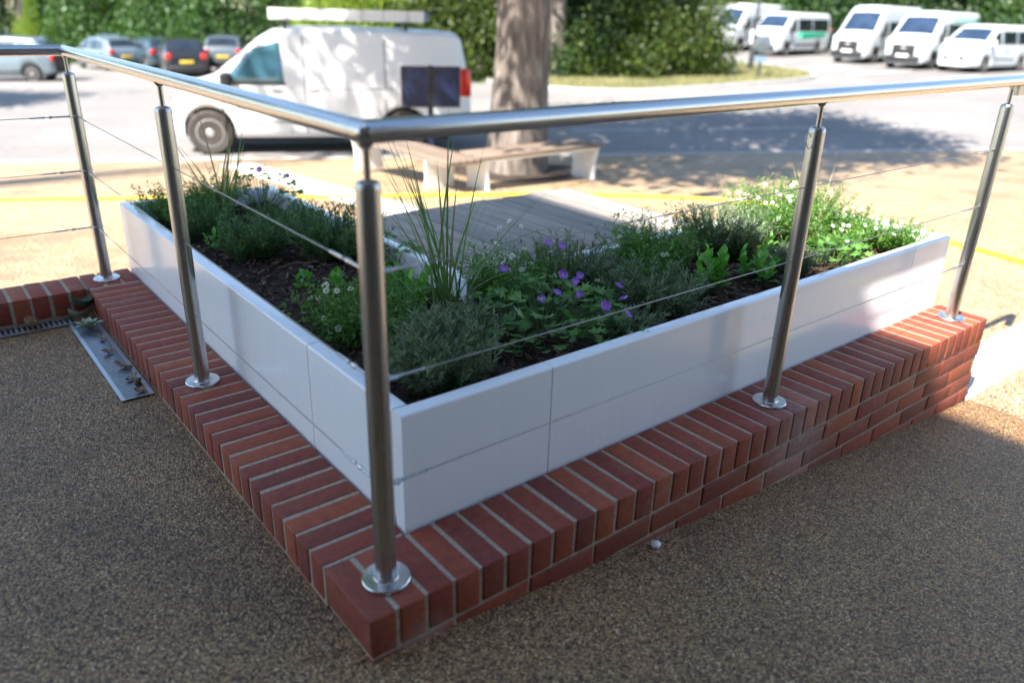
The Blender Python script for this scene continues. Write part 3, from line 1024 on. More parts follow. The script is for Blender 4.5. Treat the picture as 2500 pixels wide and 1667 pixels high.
# a white pebble at the foot of the right wall
bm = bmesh.new(); bmesh.ops.create_icosphere(bm, subdivisions=3, radius=.014)
for v in bm.verts: v.co = Vector((v.co.x * 1.15, v.co.y, v.co.z * .75)) * (1 + .06 * math.sin(v.co.x * 300) * math.cos(v.co.y * 260))
me = bpy.data.meshes.new('pebble'); bm.to_mesh(me); bm.free(); me.materials.append(MT['plate_w'])
for p_ in me.polygons: p_.use_smooth = True
tag(obj('pebble', me, None, (.885, -.035, terr_z(.885, 0) + .010)), 'small white pebble at the foot of the right brick wall', 'pebble')

# ------------------------------------------------------------------ yellow hose
HP = [(-1.6, 9.3), (.26, 8.46), (1.26, 7.9), (2.3, 7.25), (3.34, 6.62), (4.22, 6.15), (5.0, 5.65), (5.74, 5.1), (6.35, 4.5), (6.72, 3.9), (6.80, 3.1), (6.66, 2.2), (6.40, 1.42), (6.15, .86), (5.75, .2), (5.3, -.6), (5.0, -1.6)]
def spline(P_, k=8):
    out = []
    for i in range(len(P_) - 1):
        p0, p1, p2, p3 = P_[max(i - 1, 0)], P_[i], P_[i + 1], P_[min(i + 2, len(P_) - 1)]
        for s in range(k):
            t = s / k
            out.append(tuple(.5 * (2 * b + (c - a) * t + (2 * a - 5 * b + 4 * c - d) * t * t + (3 * b - a - 3 * c + d) * t ** 3) for a, b, c, d in zip(p0, p1, p2, p3)))
    out.append(P_[-1])
    return out
m_ = MB()
m_.tube([(x, y, pave_z(x, y) + .016) for x, y in spline(HP)], .017, 10)
tag(m_.build('garden_hose', MT['hose'], None, True), 'yellow garden hose snaking over the buff paving beyond the planter', 'hose')

# ------------------------------------------------------------------ benches round the tree
def leg_plate(parent, c, axis, lean):
    """folded white sheet leg: wide plate across the bench, flaring and leaning outwards"""
    hw = .225
    rows = []
    H_ = .42
    for k in range(7):
        z = H_ * k / 6
        s = lean * (.035 * (k / 6) ** 2 + .005)
        w = hw * (1.0 - .10 * math.sin(math.pi * k / 6))
        rows.append((s, w, z))
    V = []; F = []
    for (s, w, z) in rows:
        for (a, b) in ((-.014, -w), (.014, -w), (.014, w), (-.014, w)):
            V.append((s + a, b, z) if axis == 'x' else (b, s + a, z))
    for k in range(6):
        for q in range(4):
            q2 = (q + 1) % 4
            F.append((k * 4 + q, k * 4 + q2, k * 4 + 4 + q2, k * 4 + 4 + q))
    F += [(3, 2, 1, 0), (24, 25, 26, 27)]
    me = mesh('leg', V, F, MT['white_enamel'])
    bm = bmesh.new(); bm.from_mesh(me); bmesh.ops.recalc_face_normals(bm, faces=bm.faces); bm.to_mesh(me); bm.free()
    obj('leg', me, parent, c)
def bench(label, c, half, axis, legs):
    zc = pave_z(*c)
    b_ = empty('bench', (c[0], c[1], zc), 0, label, 'bench')
    for s, q in zip((-1, 1), legs):
        cc = (q, 0) if axis == 'x' else (0, q)
        leg_plate(b_, (cc[0], cc[1], -.02), axis, s)
    for k in range(5):
        o_ = -.192 + .096 * k
        me = bevel_box('slat', 2 * half, .088, .045, .004, MT['bench_wood'], .001, 80 + k, 1)
        obj('slat', me, b_, (0, o_, .405) if axis == 'x' else (o_, 0, .405), (0, 0, 0 if axis == 'x' else math.pi / 2))
    m_ = MB()
    for s in (-.19, .19):
        if axis == 'x': m_.box(-half + .12, half - .12, s - .012, s + .012, .375, .4045)
        else: m_.box(s - .012, s + .012, -half + .12, half - .12, .375, .4045)
    m_.build('seat_frame', MT['white_enamel'], b_)
bench('timber bench on white plate legs left of the trunk, end-on to the van', (4.60, 7.33), 1.2, 'y', (-.64, 1.09))
bench('timber bench on white plate legs in front of the big tree trunk', (5.82, 6.36), .985, 'x', (-.87, .86))

# dark mulch round the tree
def disc(name, c, r, mat, fz, dz, seed, kind='structure', ky=1.0, n=40):
    r_ = random.Random(seed)
    V = [(c[0], c[1], fz(*c) + dz)]
    for k in range(n):
        a = 2 * math.pi * k / n
        q = r * (1 + .07 * math.sin(3 * a + seed) + .04 * math.sin(7 * a))
        x, y = c[0] + q * math.cos(a), c[1] + q * ky * math.sin(a)
        V.append((x, y, fz(x, y) + dz))
    F = [(0, 1 + k, 1 + (k + 1) % n) for k in range(n)]
    o_ = obj(name, mesh(name, V, F, mat))
    return tag(o_, kind=kind)
disc('tree_pit', (6.35, 7.35), .95, MT['soil'], pave_z, .006, 2)

# ------------------------------------------------------------------ foliage tools
def template_mesh(name, tv, tf, Rm, P, mat):
    """many copies of a small template (k verts) with rotation*scale matrices Rm (n,3,3) at P (n,3)"""
    tv = np.asarray(tv, float); n_, k = len(P), len(tv)
    V = np.einsum('nij,kj->nki', Rm, tv) + P[:, None, :]
    V = V.reshape(-1, 3)
    tf = [tuple(f) for f in tf]
    sizes = np.array([len(f) for f in tf]); flat = np.array([i for f in tf for i in f])
    offs = (np.arange(n_) * k)[:, None]
    loops = (flat[None, :] + offs).reshape(-1).astype(np.int32)
    lt_ = np.tile(sizes, n_).astype(np.int32)
    ls = np.concatenate([[0], np.cumsum(lt_)[:-1]]).astype(np.int32)
    me = bpy.data.meshes.new(name)
    me.vertices.add(len(V)); me.vertices.foreach_set('co', V.astype(np.float32).ravel())
    me.loops.add(len(loops)); me.loops.foreach_set('vertex_index', loops)
    me.polygons.add(len(lt_)); me.polygons.foreach_set('loop_start', ls); me.polygons.foreach_set('loop_total', lt_)
    me.materials.append(mat)
    me.update(); me.validate()
    return me

def frames(Dv, U, L, W):
    """rotation*scale: x axis along the leaf, z axis its upper side"""
    X = Dv / np.linalg.norm(Dv, axis=1, keepdims=True)
    Y = np.cross(U, X); Y /= np.linalg.norm(Y, axis=1, keepdims=True) + 1e-9
    Z = np.cross(X, Y)
    return np.stack([X * L[:, None], Y * W[:, None], Z * L[:, None]], axis=2)

LEAF4 = ([(0, 0, 0), (.45, -.5, .06), (1, 0, -.05), (.45, .5, .06)], [(0, 1, 2), (0, 2, 3)])
OVATE = ([(0, 0, 0), (.25, -.42, .05), (.6, -.46, .06), (1, 0, -.10), (.6, .46, .06), (.25, .42, .05), (.3, 0, -.01), (.65, 0, -.02)],
         [(0, 1, 6), (1, 2, 7, 6), (2, 3, 7), (3, 4, 7), (4, 5, 6, 7), (5, 0, 6)])
def palmate():
    V = [(0, 0, 0)]
    for i, a in enumerate(np.linspace(-2.2, 2.2, 11)):
        r_ = (1.0 if i % 2 == 1 else .52) * (1.0 - .10 * abs(a))
        if i in (0, 10): r_ = .35
        V.append((.15 + r_ * math.cos(a) * .62, r_ * math.sin(a) * .62, .10 * r_ * (1 if i % 2 else .3)))
    return V, [(0, i, i + 1) for i in range(1, 11)]
PALM = palmate()

def rnd_dirs(n_, zmin=-1.0):
    z = RNG.uniform(zmin, 1, n_); a = RNG.uniform(0, 2 * math.pi, n_); r_ = np.sqrt(1 - z * z)
    return np.stack([r_ * np.cos(a), r_ * np.sin(a), z], 1)

def stems_and_leaves(nst, spread, hgt, rad0, per, leafL, leafW, ascend, droop=.0, base_r=.03):
    """upright branching herb: returns stem polylines and leaf frames"""
    polys = []; P = []; Dv = []
    for i in range(nst):
        a = RNG.uniform(0, 2 * math.pi); tilt = spread * math.sqrt(RNG.uniform(0.0, 1))
        L = hgt * RNG.uniform(.45, 1.18) * (1.0 + .25 * (tilt / max(spread, .01)))
        d = np.array([math.cos(a) * math.sin(tilt), math.sin(a) * math.sin(tilt), math.cos(tilt)])
        b0 = np.array([math.cos(a), math.sin(a), 0]) * base_r * RNG.uniform(0, 1)
        pts = []
        ns = 5
        p = b0.copy(); dcur = d.copy()
        for k in range(ns + 1):
            pts.append(p.copy())
            dcur = dcur + np.array([0, 0, .10 - droop]) + RNG.normal(0, .05, 3); dcur /= np.linalg.norm(dcur)
            p = p + dcur * L / ns
        polys.append(pts)
        for q in range(per):
            f = RNG.uniform(.22, 1.0) ** .75 * ns
            k = min(int(f), ns - 1); w = f - k
            pp = pts[k] * (1 - w) + pts[k + 1] * w
            ax = pts[k + 1] - pts[k]; ax /= np.linalg.norm(ax)
            o = np.cross(ax, RNG.normal(0, 1, 3)); o /= np.linalg.norm(o) + 1e-9
            P.append(pp); Dv.append(ax * ascend + o * (1 - ascend * .5))
    P = np.array(P); Dv = np.array(Dv)
    n_ = len(P)
    L = leafL * RNG.uniform(.6, 1.25, n_); W = leafW * RNG.uniform(.7, 1.3, n_)
    U = np.array([0, 0, 1.0]) + RNG.normal(0, .35, (n_, 3))
    return polys, P, frames(Dv, U, L, W)

def stem_mesh(name, polys, r, mat, seg=3):
    m_ = MB()
    for pts in polys:
        m_.tube([tuple(q) for q in pts], [r * (1 - .5 * i / (len(pts) - 1)) for i in range(len(pts))], seg, False)
    return m_.me(name, mat)

def plant(name, x, y, label, cat, group=None):
    return empty(name, (x, y, soil_h(x, y) - .004), 0, label, cat, group)

def stuff(o): o['kind'] = 'stuff'; return o

# flower templates
G['eye'] = plain('pale_petal_eye', (.62, .48, .72), .6)
def daisy_mesh():
    m_ = MB(); n_ = 18
    for i in range(n_):
        a = 2 * math.pi * i / n_; b = .8 * math.pi / n_
        r0, r1 = .0028, .0098
        V = [(r0 * math.cos(a - b), r0 * math.sin(a - b), 0), (r1 * math.cos(a - b * .8), r1 * math.sin(a - b * .8), .0012), (r1 * 1.06 * math.cos(a), r1 * 1.06 * math.sin(a), .0008),
             (r1 * math.cos(a + b * .8), r1 * math.sin(a + b * .8), .0012), (r0 * math.cos(a + b), r0 * math.sin(a + b), 0)]
        m_.add(V, [(0, 1, 2, 3, 4)])
    m_.mi = 1
    m_.lathe([(.0036, -.0004), (.0034, .0014), (.0018, .0026)], seg=10)
    return m_.me('flower', [G['petal'], G['yolk']])
def violet_mesh():
    m_ = MB()
    for i in range(5):
        a = 2 * math.pi * i / 5
        tw = .0012 * (i % 2)
        V = []
        for (r_, w) in ((.0012, .0009), (.0045, .0032), (.0085, .0062), (.0120, .0068), (.0148, .0050), (.0140, .0)):
            for s in (-1, 0, 1):
                q = s * w
                rr_ = r_ if (s or w) else r_
                V.append((rr_ * math.cos(a) - q * math.sin(a), rr_ * math.sin(a) + q * math.cos(a), .0050 * (r_ / .0148) ** 1.5 + (.0016 * abs(s)) + tw * s))
        F1_ = []
        for k in range(5):
            b0 = 3 * k
            F1_ += [(b0, b0 + 3, b0 + 4, b0 + 1), (b0 + 1, b0 + 4, b0 + 5, b0 + 2)]
        m_.mi = 2; m_.add(V, F1_[:2]); m_.mi = 0; m_.add(V, F1_[2:])
    m_.mi = 1
    m_.lathe([(.0016, -.001), (.0014, .003), (.0005, .0055)], seg=8)
    return m_.me('flower', [G['violet'], G['stem'], G['eye']])
DAISY, VIOLET = daisy_mesh(), violet_mesh()

def flowers(root, me, spots, size=1.0, stem_r=.0007, face=None):
    """spots: local (x, y, z) of flower heads; stems curve up from the plant"""
    polys = []
    for (x, y, z) in spots:
        b0 = np.array([x * .45, y * .45, max(.01, z * .35)]); b1 = np.array([x, y, z])
        mid = (b0 + b1) / 2 + np.array([0, 0, .25 * np.linalg.norm(b1 - b0)]) * .3
        polys.append([b0, mid, b1])
        f = Vector(face) if face is not None else Vector((-.35, -.55, .75))
        f = (f + Vector((random.gauss(0, .35), random.gauss(0, .35), random.gauss(0, .2)))).normalized()
        o_ = obj('flower', me, root, (x, y, z), f.to_track_quat('Z', 'Y').to_euler())
        s_ = size * random.uniform(.8, 1.12)
        o_.scale = (s_, s_, s_)
    if polys:
        stuff(obj('flower_stems', stem_mesh('flower_stems', polys, stem_r, G['stem']), root))

def lavender(x, y, R_, H_, label, mat='lavender', dens=1.0):
    t_ = plant('lavender_plant', x, y, label, 'lavender', 'lavender plants in the planter')
    polys, P, Rm = stems_and_leaves(int(210 * dens), 1.02, H_, R_, 22, .028, .0042, .75, base_r=R_ * .45)
    stuff(obj('foliage', template_mesh('foliage', *LEAF4, Rm, P, G[mat]), t_))
    stuff(obj('stems', stem_mesh('stems', polys, .0013, G['stem']), t_))
    return t_
def fleabane(x, y, R_, H_, label, nf, dens=1.0, spots=None, leafL=.020):
    t_ = plant('daisy_plant', x, y, label, 'daisy', 'daisy plants in the planter')
    polys, P, Rm = stems_and_leaves(int(190 * dens), 1.12, H_, R_, 20, leafL, .0058, .5, base_r=R_ * .5)
    stuff(obj('foliage', template_mesh('foliage', *LEAF4, Rm, P, G['daisy']), t_))
    stuff(obj('stems', stem_mesh('stems', polys, .0009, G['stem']), t_))
    sp = list(spots or [])
    for i in range(nf):
        a = random.uniform(0, 6.28); q = math.sqrt(random.random())
        sp.append((R_ * 1.05 * q * math.cos(a), R_ * 1.05 * q * math.sin(a), H_ * random.uniform(.85, 1.15) * (1 - .35 * q * q) + .02))
    flowers(t_, DAISY, sp, .95)
    return t_
def geranium(x, y, R_, H_, label, nl, spots, ky=1.0, leaf=.034):
    t_ = plant('geranium_plant', x, y, label, 'geranium', 'geranium plants in the planter')
    polys = []; P = []; Dv = []
    for i in range(nl):
        a = RNG.uniform(0, 6.283); q = math.sqrt(RNG.uniform(.02, 1))
        e = np.array([R_ * q * math.cos(a), R_ * ky * q * math.sin(a), H_ * (1 - .55 * q * q) * RNG.uniform(.45, 1.08)])
        b0 = np.array([e[0] * .35, e[1] * .35, 0])
        polys.append([b0, (b0 + e) / 2 + np.array([0, 0, .02]), e])
        o = np.array([math.cos(a), math.sin(a), 0]) + RNG.normal(0, .5, 3) * np.array([1, 1, .4])
        P.append(e); Dv.append(o)
    P = np.array(P); Dv = np.array(Dv)
    L = leaf * RNG.uniform(.6, 1.25, nl)
    U = np.array([0, 0, 1.0]) + RNG.normal(0, .35, (nl, 3))
    stuff(obj('foliage', template_mesh('foliage', *PALM, frames(Dv, U, L * 1.25, L * 1.25), P, G['geranium']), t_))
    stuff(obj('stems', stem_mesh('stems', polys, .0011, G['stem']), t_))
    flowers(t_, VIOLET, spots, 1.0, .0009)
    return t_
OV = [mesh('leaf', np.array(OVATE[0]) * np.array([1, .55 + .1 * k, 1]) + np.array([[0, 0, .02 * k * math.sin(7 * i)] for i in range(8)]), OVATE[1], G['broad'], True) for k in range(3)]
def broadleaf(x, y, label, stems, H_, R_, leaf, per=8):
    t_ = plant('leafy_plant', x, y, label, 'plant', 'broad-leaved plants in the planter')
    polys = []
    for i in range(stems):
        a = RNG.uniform(0, 6.28); q = math.sqrt(RNG.uniform(0, 1)) * R_
        top = np.array([q * math.cos(a), q * math.sin(a), H_ * RNG.uniform(.6, 1.05)])
        b0 = np.array([top[0] * .5, top[1] * .5, 0])
        polys.append([b0, (b0 * .4 + top * .6), top])
        for k in range(per):
            f = .25 + .75 * k / (per - 1)
            p = b0 * (1 - f) + top * f
            az_ = k * 2.399 + a
            tl = 1.25 - .95 * f * f
            d = Vector((math.cos(az_) * math.sin(tl), math.sin(az_) * math.sin(tl), math.cos(tl)))
            o_ = obj('leaf', random.choice(OV), t_, p)
            o_.rotation_euler = d.to_track_quat('X', 'Z').to_euler()
            s_ = leaf * random.uniform(.7, 1.15) * (1 - .25 * f)
            o_.scale = (s_, s_, s_)
    stuff(obj('stems', stem_mesh('stems', polys, .0018, G['stem'], 5), t_))
    return t_
def blade_mesh(L, lean, az_, w, bend, mat, twist=0.0):
    n_ = 12
    V = []
    p = np.zeros(3); th = lean
    for i in range(n_ + 1):
        f = i / n_
        ww = w * (.75 + .5 * f * (1 - f)) * (1 - f ** 3) + .0004
        s = np.array([-math.sin(az_ + twist * f), math.cos(az_ + twist * f), 0])
        h = np.array([math.cos(az_), math.sin(az_), 0])
        nrm = np.array([-math.cos(th) * h[0], -math.cos(th) * h[1], math.sin(th)])
        V += [p - s * ww / 2, p + nrm * -ww * .16, p + s * ww / 2]
        d = h * math.sin(th) + np.array([0, 0, math.cos(th)])
        p = p + d * L / n_
        th += bend / n_
    F = []
    for i in range(n_):
        k = 3 * i
        F += [(k, k + 1, k + 4, k + 3), (k + 1, k + 2, k + 5, k + 4)]
    return mesh('blade', V, F, mat, True)
def tuft(x, y, label, blades, mats=('blade',), rad_=.02):
    t_ = plant('grass_tuft', x, y, label, 'grass', 'strap-leaved tufts in the planter')
    for i, (L, lean, az_, w, bend) in enumerate(blades):
        m_ = G[random.choice(mats)]
        obj('blade', blade_mesh(L, lean, az_, w, bend, m_, random.gauss(0, .3)), t_, (random.gauss(0, rad_), random.gauss(0, rad_), -.005))
    return t_

# ------------------------------------------------------------------ plants, arm running back on the left
fleabane(.43, 2.56, .15, .17, 'dark bushy daisy plant in the far left corner of the planter', 2, 1.0)
tuft(.60, 2.42, 'tall strappy tuft at the far end of the left planter arm', [(random.uniform(.30, .62), random.uniform(.05, .45), random.uniform(0, 6.28), .010, random.uniform(.1, .7)) for _ in range(20)], ('blade', 'blade', 'straw'))
geranium(.79, 2.45, .19, .22, 'violet-flowered geranium at the back end of the left planter arm', 120, [(.02, .05, .19), (.11, -.06, .17)], 1.0, .03)
lavender(.74, 2.02, .14, .15, 'dark lavender bush against the inner rim halfway along the left arm', 'lavdark')
lavender(.50, 1.80, .15, .14, 'dark green lavender mound by the outer rim of the left arm', 'lavdark', 1.1)
broadleaf(.40, 1.98, 'small bright leafy shoot beside the lavender mound in the left arm', 5, .12, .06, .045, 6)
lavender(.75, 1.58, .19, .185, 'large feathery lavender bush at the inner rim of the left arm behind the corner post', 'lavdark', 1.3)
broadleaf(.50, 1.36, 'young leafy seedling on bare mulch in the left arm, farther from the corner', 3, .06, .035, .05, 5)
broadleaf(.60, 1.28, 'pair of small leafy shoots on the mulch left of the corner post', 4, .09, .06, .045, 5)
fleabane(.455, .86, .15, .17, 'green daisy mound with small white flowers at the left rim near the corner post', 9, 1.3, [(-.13, -.03, .12), (-.12, -.10, .11)])
geranium(.86, 1.36, .13, .16, 'flowerless geranium behind the corner post by the inner corner', 60, [], 1.0, .036)
broadleaf(.77, 1.10, 'broad glossy leafy clump below the inner corner of the planter', 9, .10, .09, .065, 7)
# ------------------------------------------------------------------ plants, front arm from the corner to the right
bl_ = []
for i in range(26):
    bl_.append((random.uniform(.36, .66), abs(random.gauss(.20, .17)), random.uniform(0, 6.28), .0095, random.uniform(0.1, .8)))
bl_ += [(.72, .42, -.15, .009, 1.65), (.70, .14, 2.6, .009, .35), (.74, .2, 2.2, .009, .30), (.76, .25, 2.35, .009, .2), (.7, .1, .9, .009, .2), (.42, .5, -.6, .009, 1.2), (.55, .3, 2.9, .009, .25), (.6, .2, 1.9, .009, .25), (.52, .30, -.6, .009, .30), (.60, .45, 2.7, .0085, .35), (.48, .6, 2.5, .0085, .4)]
tuft(.735, .80, 'tall strappy tuft with arching blades in the planter corner behind the post', bl_, ('blade', 'blade', 'blade', 'straw'), .022)
lavender(.46, .44, .16, .15, 'silver-green lavender cushion in the near corner of the planter', 'lavender', 1.3)
lavender(.62, .58, .11, .13, 'loose grey lavender sprawling right of the near corner', 'lavender', .7)
gsp = [(.16, .16, .23), (.20, .14, .22), (.10, .02, .17), (.13, -.01, .15), (.075, -.085, .14), (.005, -.06, .15), (.165, -.165, .17), (.14, -.215, .15), (.05, -.225, .15), (-.06, .12, .19), (.20, .045, .14), (-.03, -.03, .13), (.11, -.26, .12)]
geranium(.93, .55, .27, .16, 'spreading geranium with many violet flowers by the front rim', 330, gsp, .95, .034)
fleabane(1.03, .83, .17, .17, 'daisy plant spilling over the inner corner of the deck', 8, 1.1, [(.08, .12, .25), (.02, .10, .24), (.12, .1, .23)])
lavender(1.27, .80, .13, .18, 'upright grey lavender behind the geranium at the deck edge', 'lavender', .9)
lavender(1.40, .50, .17, .16, 'wide silver lavender cushion in the middle of the front arm', 'lavender', 1.35)
fleabane(1.74, .80, .16, .19, 'bushy daisy plant in the middle of the inner rim by the deck', 10, 1.3, [(-.12, -.14, .12), (-.10, -.30, .05)])
broadleaf(1.68, .46, 'bright leafy plant in front of the deck, left of the second post', 9, .15, .085, .055, 9)
broadleaf(1.92, .43, 'bright leafy plant just left of the second railing post', 10, .12, .09, .055, 8)
lavender(2.10, .74, .16, .20, 'tall dense grey lavender left of the shadow edge', 'lavender', 1.6)
lavender(2.14, .44, .09, .11, 'small grey lavender directly behind the second post', 'lavender', .5)
fleabane(2.52, .80, .19, .22, 'sunlit daisy bush at the inner rim, left of the second post', 22, 1.5)
fleabane(2.82, .82, .14, .20, 'sunlit daisy bush right of the second post near the far end', 10, 1.1)
tuft(2.74, .72, 'thin sunlit grass tuft with one straw blade near the right end', [(random.uniform(.25, .42), random.uniform(.1, .5), random.uniform(0, 6.28), .006, random.uniform(.1, .6)) for _ in range(14)] + [(.44, .75, -.35, .006, .75), (.40, .25, -.5, .006, .3)], ('blade', 'straw'), .02)
geranium(2.46, .44, .14, .14, 'sunlit broad-leaved geranium on the shadow edge at the front rim', 75, [(.22, .32, .25), (.24, .34, .24)], 1.0, .04)
fleabane(2.85, .40, .15, .12, 'low sunlit daisy mat at the right-hand end of the planter', 14, 1.1)

fleabane(1.56, .66, .10, .12, 'low daisy foliage between the silver lavender and the daisy bush', 2, .6)
lavender(1.12, .36, .09, .10, 'small lavender by the front rim right of the violet geranium', 'lavender', .5)
fleabane(.62, .98, .10, .12, 'thin daisy foliage behind the corner post', 3, .6)
fleabane(2.62, .52, .11, .12, 'sunlit low daisy foliage between the geranium and the end mat', 8, .8)
broadleaf(2.30, .62, 'small leafy plant on the shadow edge behind the second post', 5, .10, .07, .045, 6)
fleabane(2.90, .64, .12, .13, 'sunlit daisy tuft in the middle of the planter end', 9, .8)
fleabane(1.34, .64, .09, .10, 'low daisy foliage between the two grey lavenders by the deck', 3, .5)
lavender(.42, 2.20, .11, .15, 'dark lavender near the outer rim toward the far end of the left arm', 'lavdark', .5)
fleabane(.62, 2.62, .11, .15, 'daisy foliage at the far end rim beside the strappy tuft', 2, .6)
# ------------------------------------------------------------------ trees and shrubs
def trunk_mesh(name, pts, rads, mat, seg=28, flare=0.0, seed=0):
    V = []; F = []
    n_ = len(pts)
    for i, (p, r_) in enumerate(zip(pts, rads)):
        for k in range(seg):
            a = 2 * math.pi * k / seg
            q = r_ * (1 + .06 * math.sin(3 * a + seed + i * .35) + .035 * math.sin(7 * a + i * .6 + seed * 2) + .015 * random.gauss(0, 1))
            if flare and i < 4: q *= 1 + flare * (1 - i / 4) ** 2 * (1 + .5 * math.sin(5 * a + seed))
            V.append((p[0] + q * math.cos(a), p[1] + q * math.sin(a), p[2]))
    for i in range(n_ - 1):
        for k in range(seg):
            k2 = (k + 1) % seg
            F.append((i * seg + k, i * seg + k2, (i + 1) * seg + k2, (i + 1) * seg + k))
    F.append(tuple(range((n_ - 1) * seg, n_ * seg)))
    return mesh(name, V, F, mat, True)

def cloud(n_, c, R_, shell=.55, flat=0.0):
    d = rnd_dirs(n_)
    q = (shell + (1 - shell) * RNG.uniform(0, 1, n_)) ** .8
    P = d * q[:, None] * np.array(R_)
    P *= (1 + .18 * np.sin(d[:, 0:1] * 5 + d[:, 2:3] * 4) + .12 * np.sin(d[:, 1:2] * 9))
    return P + np.array(c)

def foliage_mesh(name, mat, centres, per, cr, leaf, up_bias=.5):
    n_ = len(centres) * per
    C = np.repeat(centres, per, 0)
    P = C + RNG.normal(0, 1, (n_, 3)) * np.array(cr)
    Dv = RNG.normal(0, 1, (n_, 3)) + np.array([0, 0, -.25])
    U = RNG.normal(0, .6, (n_, 3)) + np.array([0, 0, up_bias + .4])
    L = leaf * RNG.uniform(.6, 1.3, n_)
    return template_mesh(name, *LEAF4, frames(Dv, U, L, L * .62), P, mat)

def tree(name, x, y, label, cat, h_trunk, r0, crown_c, crown_R, ncl, per, leaf, mat, bark, group=None, flare=.5, seed=1, fz=None, cr=.45):
    z0 = (fz or gz)(x, y)
    t_ = empty(name, (x, y, z0 - .02), 0, label, cat, group)
    pts = []; rads = []
    for i in range(12):
        f = i / 11
        pts.append((.10 * math.sin(f * 2.2 + seed) * f * r0 * 4, .08 * math.sin(f * 3 + seed) * r0 * 3 * f, h_trunk * f))
        rads.append(r0 * (1 - .22 * f))
    tr = obj('trunk', trunk_mesh('trunk', pts, rads, bark, flare=flare, seed=seed), t_)
    cl = cloud(ncl, crown_c, crown_R)
    cl = cl[cl[:, 2] > .4]
    # limbs reaching to some of the clusters
    m_ = MB()
    for k in range(9):
        e = Vector(cl[int(k * (len(cl) - 1) / 8)])
        b0 = Vector(pts[8 + k % 3])
        m1 = b0.lerp(e, .45) + Vector((0, 0, .35))
        m_.tube([b0, m1, b0.lerp(e, .8) + Vector((0, 0, .2)), e], [r0 * .34, r0 * .22, r0 * .12, r0 * .05], 8)
    stuff(m_.build('limbs', bark, t_, True))
    stuff(obj('crown', foliage_mesh('crown', mat, cl, per, (cr, cr, cr * .7), leaf), t_))
    return t_

tree('plane_tree', 6.35, 7.36, 'thick grey mottled tree trunk standing behind the benches', 'tree', 5.2, .385, (0, 0, 7.9), (5.2, 4.8, 2.7), 500, 46, .26, G['tree'], MT['plane_bark'], None, .12, 2, pave_z, .5)
tree('parking_tree', -8.0, 8.0, 'leafy street tree standing left of the white van', 'tree', 9.0, .15, (3.6, .1, 13.9), (2.2, 1.5, 1.3), 26, 40, .22, G['tree'], MT['dark_bark'], None, .2, 5, pave_z, .4)
tree('parking_tree', -6.5, 24.0, 'broad tree shading the road left of the parked silver car', 'tree', 4.5, .26, (0, 0, 8.2), (4.0, 3.2, 2.3), 240, 46, .26, G['tree'], MT['dark_bark'], None, .2, 6, None, .5)
tree('parking_tree', 19.6, 21.5, 'slim grey trunk between the big tree and the round bush', 'tree', 4.6, .30, (0, 0, 7.4), (4.2, 4.0, 2.6), 260, 46, .26, G['tree'], MT['plane_bark'], None, .3, 9, None, .5)

# shrubs: a few leaf clouds, each reused at other sizes
def shrub_mesh(mat, ncl, per, leaf, cr, seed):
    global RNG
    RNG = np.random.default_rng(seed)
    d = rnd_dirs(ncl, -.15)
    q = RNG.uniform(.55, 1.0, ncl) ** .6
    C = d * q[:, None] * np.array([1, 1, 1.0])
    C *= (1 + .16 * np.sin(d[:, 0:1] * 6 + seed) + .12 * np.cos(d[:, 1:2] * 8 + seed))
    C[:, 2] = np.abs(C[:, 2]) * .95 + .03
    return foliage_mesh('foliage', mat, C, per, (cr, cr, cr), leaf, .3)
SHR = {k: [shrub_mesh(G[k], 420, 80, .046, .075, s + 100 * i) for s in (1, 2)] for i, k in enumerate(('dark', 'olive', 'mid', 'lime', 'tree'))}
core_me = {}
def shrub(name, x, y, rx, ry, h, kind, label, group, v=0, rz=0.0, z=None):
    t_ = empty(name, (x, y, (gz(x, y) if z is None else z) - .02), rz, label, 'shrub' if 'tree' not in name else 'tree', group)
    f = stuff(obj('foliage', SHR[kind][v % 2], t_))
    f.scale = (rx, ry, h)
    m_ = MB()
    r_ = random.Random(int(x * 10 + y))
    for k in range(5):
        a = k * 1.26 + r_.uniform(0, .5)
        m_.tube([(.05 * math.cos(a), .05 * math.sin(a), 0), (.25 * rx * math.cos(a), .25 * ry * math.sin(a), h * .4), (.5 * rx * math.cos(a), .5 * ry * math.sin(a), h * .75)], [.06, .04, .015], 6)
    m_.build('stems', MT['dark_bark'], t_, True)
    return t_
